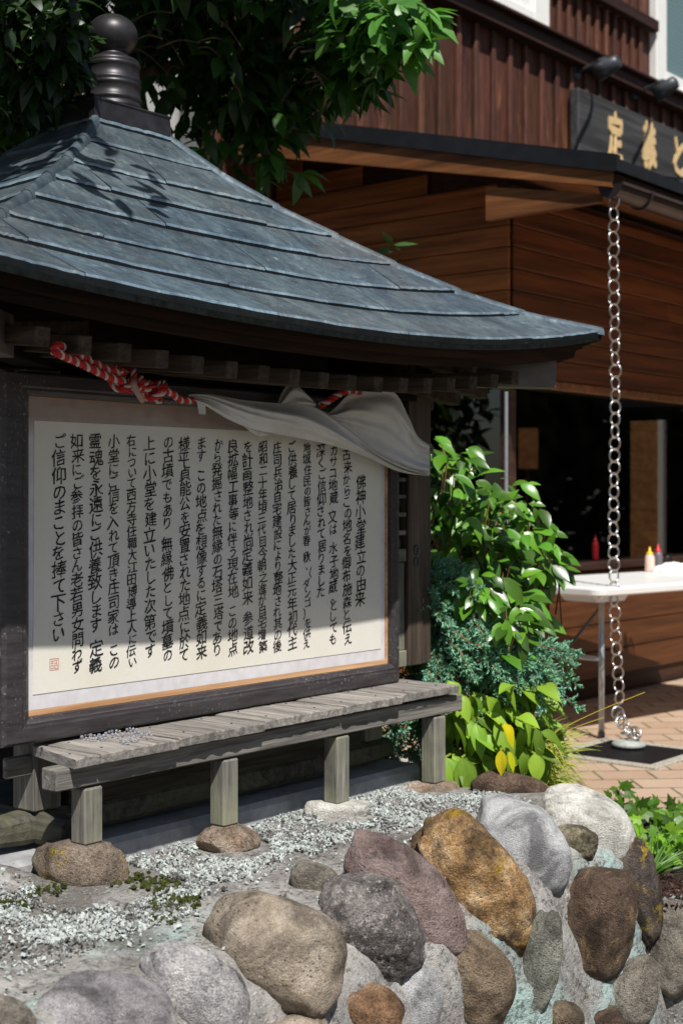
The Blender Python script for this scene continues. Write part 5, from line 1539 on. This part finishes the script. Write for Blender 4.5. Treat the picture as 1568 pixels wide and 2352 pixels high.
# ivy and other greens on the right
ib = at(1500, 1960, 4.3); ib.z = .05
iv = thing('ivy_plant', 'low ivy with lobed dark and lime green leaves at the right edge', 'plant', ib)
il = MB()
LOBE = [(0, 0), (.22, -.10), (.48, .05), (.30, .22), (.52, .52), (.22, .50), (0, 1.0), (-.22, .50), (-.52, .52), (-.30, .22), (-.48, .05), (-.22, -.10)]
def ivy(p, d, nr, L, tc):
    d = d.normalized(); s_ = d.cross(nr).normalized(); nr = s_.cross(d)
    c = p + d * (L * .32); vs = [c] + [p + s_ * (a * L) + d * (b_ * L) - nr * (.15 * L * (abs(a) * 1.5 + b_ * b_ * .6)) for a, b_ in LOBE]
    il.add(vs, [(0, i, i % 12 + 1) for i in range(1, 13)], tc)
for (x0, x1, y0, y1, Y0, Y1, n, lo, hi, yl) in ((1430, 1640, 1845, 1915, 4.5, 4.9, 120, .45, .9, .1), (1395, 1440, 1800, 1860, 4.6, 4.8, 14, .5, .9, .1), (1440, 1640, 1900, 1990, 4.0, 4.5, 110, .9, 2.0, .5), (1500, 1640, 1870, 1960, 4.2, 4.6, 70, .5, 1.3, .3), (1440, 1480, 1880, 1960, 4.1, 4.3, 14, 1.0, 1.8, .5)):
    for _ in range(n):
        Y = rnd(Y0, Y1); p = at(rnd(x0, x1), rnd(y0, y1), Y)
        ivy(p, Vector((rnd(-1, 1), -.3 + rnd(-.4, .4), rnd(-.6, .9))), Vector((rnd(-.4, .4), -.6, .8)), rnd(.030, .058), gcol(lo * .75, hi, yl))
for _ in range(14):
    p = at(rnd(1440, 1580), rnd(1860, 1980), rnd(4.1, 4.7)); ist = MB(); ist.tube([p, Vector((p.x + rnd(-.05, .05), p.y + .04, .03))], .002, 4); ist.build('stem', M['twig'], iv)
il.build('foliage', M['ivy_leaf'], iv)
lb = at(1490, 2010, 3.95); lb.z = .04
lg = MB()
for _ in range(46):
    p = at(1488 + rnd(-14, 14), 2010, 3.95 + rnd(-.04, .04)); blade(p, Vector((rnd(-.9, .9), rnd(-.6, .4), rnd(.4, 1))), rnd(.08, .16), rnd(.004, .007), rnd(.3, .8), gcol(.5, 1.0), lg)
tag(lg.build('bladed_plant', M['ivy_leaf'], origin=lb), 'small clump of narrow green blades in the soil below the ivy', 'plant')
tw = MB()
for (x0, y0, x1, y1, r_) in ((1505, 2075, 1575, 1995, .004), (1520, 2060, 1600, 2040, .003)):
    a, b_ = at(x0, y0, 3.85), at(x1, y1, 4.1); tw.tube(catmull([a, a.lerp(b_, .5) + UP * .01, b_], 5), r_, 6)
tag(tw.build('dry_twig', M['tissue'] if False else M['bench_leg'], smooth=True), 'pale dry twig lying over the dark soil at the right edge', 'twig')
bk = MB()
for _ in range(700):
    p = at(rnd(1490, 1640), rnd(2005, 2085), 1); Y = (CAM_Z - .06) * F / rnd(870, 945); p = Vector((rnd(.74, 1.1), Y, .062)); g = rnd(.3, 1.6)
    rot = Matrix.Rotation(rnd(0, 6), 3, rvec().normalized()); bk.add([p + rot @ (Vector((v.x * 1.4, v.y * .8, v.z * .4)) * rnd(.004, .010)) for v in CH], CF, (g, g, g))
tag(bk.build('bark_chips', M['trim'], origin=(.9, 3.9, .06)), 'dark bark chips on the soil under the ivy', 'bark chips', kind='stuff')
# ------------------------------------------------------------ trees
random.seed(71)
tb = Vector((-1.75, 5.7, 0))
tr = thing('leafy_tree', 'dark leafy tree spreading over the shrine roof at the top left', 'tree', tb)
trunk = MB(); trunk.tube(catmull([tb, tb + Vector((.05, -.05, 1.0)), tb + Vector((.15, -.2, 2.1)), tb + Vector((.1, -.5, 3.4)), tb + Vector((.0, -.8, 4.6))], 6), [.11 - .003 * i for i in range(25)], 10)
tr_o = trunk.build('trunk', M['bark'], tr, smooth=True)
lv = MB(); bw = MB()
TP = ((0, .03), (.15, .55), (.35, .95), (.55, 1), (.78, .58), (1, .02))
def tleaf(p, d, L=None, g=None, curl=None):
    L = L or rnd(.075, .125)
    lv.leaf(p, d, Vector((rnd(-.5, .5), -.35 + rnd(-.4, .4), .8)), L, L * rnd(.36, .46), rnd(.1, .4), rnd(.1, .6) if curl is None else curl, g or gcol(.55, 1.35, .25), TP)
def mass(cx, cy, Y, rx, ry, rd, n, lo=.55, hi=1.3, droop=-.35, Ls=None):
    for _ in range(n):
        p, v = ell(cx, cy, Y, rx, ry, rd)
        tleaf(p, Vector((rnd(-1, 1), -.2 + rnd(-.8, .6), droop + rnd(-.6, .5))), rnd(*Ls) if Ls else None, gcol(lo, hi, .25))
# in front of and beside the finial; front leaves carry canopy shade in their tint
mass(60, 120, 3.55, 125, 150, .25, 520, .3, .8, Ls=(.045, .085)); mass(135, 60, 3.45, 70, 95, .15, 170, .3, .8, Ls=(.045, .085)); mass(40, 260, 4.6, 160, 120, .4, 340)
mass(185, 120, 3.52, 26, 90, .08, 26, .3, .8, Ls=(.045, .08)); mass(130, 300, 4.7, 110, 60, .3, 150); mass(330, 60, 5.2, 60, 110, .3, 150); mass(190, 15, 4.8, 60, 40, .2, 90); mass(270, 150, 5.2, 60, 80, .2, 110)
# behind the finial, out to the right
mass(420, 50, 4.9, 170, 95, .5, 420); mass(620, 60, 5.0, 190, 100, .5, 480); mass(550, 190, 5.0, 120, 80, .4, 210); mass(690, 200, 5.0, 120, 70, .35, 190)
mass(800, 110, 4.7, 100, 75, .3, 190, 1.2, 3.0); mass(910, 70, 4.5, 85, 65, .25, 130, 1.8, 4.2); mass(860, 20, 4.6, 120, 40, .3, 110, 1.5, 3.4); mass(840, 170, 4.6, 60, 45, .2, 60, .7, 1.4)  # sunlit side of the crown: brightness put into the leaf tint
mass(400, 240, 4.9, 60, 80, .25, 30); mass(560, 260, 4.95, 70, 70, .25, 90); mass(640, 270, 4.9, 45, 60, .2, 45); mass(440, 330, 4.9, 45, 45, .15, 14); mass(500, 330, 4.9, 40, 30, .15, 16); mass(600, 300, 4.9, 30, 60, .15, 26)
mass(885, 572, 4.95, 22, 12, .05, 4, 1.0, 1.8, .3)
def twigline(pts, Y, n, L=.10, lo=.7, hi=1.4):
    c = catmull([at(x, y, Y) for x, y in pts], 8); bw.tube(c, .004, 5)
    for i in range(n):
        p = random.choice(c[len(c) // 4:]); tleaf(p, Vector((rnd(-.8, .9), -.5 + rnd(-.4, .3), rnd(-.8, .2))), rnd(.8, 1.15) * L, gcol(lo, hi, .3))
    tleaf(c[-1], Vector((.8, -.3, -.3)), L, gcol(lo, hi, .3)); tleaf(c[-1], Vector((-.1, -.4, -.9)), L, gcol(lo, hi, .3)); tleaf(c[-1], Vector((.9, -.1, .2)), L * .9, gcol(lo, hi, .3))
twigline([(585, 250), (605, 330), (650, 385), (690, 400)], 4.85, 8, .10, 1.2, 2.4); twigline([(590, 270), (600, 340), (610, 380)], 4.85, 6)
twigline([(690, 120), (800, 100), (900, 70), (980, 30)], 4.5, 26, .11, 2., 4.2); twigline([(700, 190), (800, 170), (870, 160)], 4.6, 16, .1, 1.4, 2.8)  # sunlight again put into the leaf tint
twigline([(530, 360), (545, 400), (600, 410)], 4.9, 3, .09)
for _ in range(46):
    x, y = rnd(250, 880), rnd(0, 210); Y = rnd(4.5, 5.0); x2, y2 = x + rnd(-90, 110), y + rnd(-30, 90)
    bw.tube(catmull([at(x, y, Y), at((x + x2) / 2, (y + y2) / 2 - 12, Y - .03), at(x2, y2, Y - .05)], 5), [.005 - .0003 * i for i in range(11)], 5)
# the canopy that goes on above the picture and shades the rest
def canopy(X0, X1, Y0, Y1, Z0, Z1, n):
    for _ in range(n):
        p = Vector((rnd(X0, X1), rnd(Y0, Y1), rnd(Z0, Z1)))
        L = rnd(.11, .18); lv.leaf(p, Vector((rnd(-1, 1), rnd(-1, 1), rnd(-.7, .2))), Vector((rnd(-.5, .5), rnd(-.5, .5), 1)), L, L * .48, .25, .3, gcol(.55, 1.3, .25), TP)
canopy(-2.6, -.70, 2.55, 3.5, 2.62, 3.05, 1700); canopy(-2.8, .12, 3.3, 5.4, 2.98, 3.6, 3600)
for _ in range(38):
    p = Vector((-.42, 2.72, 2.88)) + rvec() * .26; tleaf(p, Vector((rnd(-1, 1), rnd(-1, .5), rnd(-.6, .2))), rnd(.09, .13))
for e in ((-.42, 2.72, 2.88), (-.3, 4.9, 2.6), (.3, 4.6, 2.65), (-.75, 3.7, 2.55), (-1.2, 3.4, 2.5), (-.6, 4.2, 3.3), (-1.6, 3.2, 2.8), (.1, 4.8, 3.2)):
    s0 = tb + Vector((.12, -.35, rnd(2.2, 3.2))); e = Vector(e)
    bw.tube(catmull([s0, s0.lerp(e, .5) + UP * .15, e], 6), [.035 - .0024 * i for i in range(13)], 7)
bw.build('branch', M['bark'], tr_o, smooth=True); lv.build('crown', M['tree_leaf'], tr, smooth=True)
# trees farther back
def backtree(name, lab, c, rx, ry, rz, n, th=.4, Ls=(.12, .22)):
    o = thing(name, lab, 'tree', (c[0], c[1], 0)); t = MB(); t.tube([(c[0], c[1], 0), (c[0] + .05, c[1], c[2])], [.14, .09], 8); t.build('trunk', M['bark'], o, smooth=True)
    m_ = MB()
    for _ in range(n):
        v = rvec(); v = v * (rnd(th, 1) / max(v.length, .05)) if random.random() < .5 else v
        p = Vector((c[0] + v.x * rx, c[1] + v.y * ry, c[2] + v.z * rz)); L = rnd(*Ls)
        m_.leaf(p, Vector((rnd(-1, 1), rnd(-1, .6), rnd(-1, .4))), Vector((rnd(-.5, .5), -.4, .8)), L, L * .5, .2, .3, gcol(.5, 1.4, .2), TP)
    m_.build('crown', M['far_leaf'], o)
backtree('broadleaf_tree', 'dark tree filling the gap at the left behind the shrine roof', (-2.3, 7.2, 2.3), 1.2, .9, 2.2, 5200)
backtree('broadleaf_tree', 'green tree across the yard right of the picture', (11.5, 8.0, 2.6), 2.0, 3.6, 3.2, 6000, .2, (.35, .6))
backtree('broadleaf_tree', 'second green tree across the yard right of the picture', (12.5, 14.0, 2.8), 2.0, 4.0, 3.4, 6000, .2, (.35, .6))
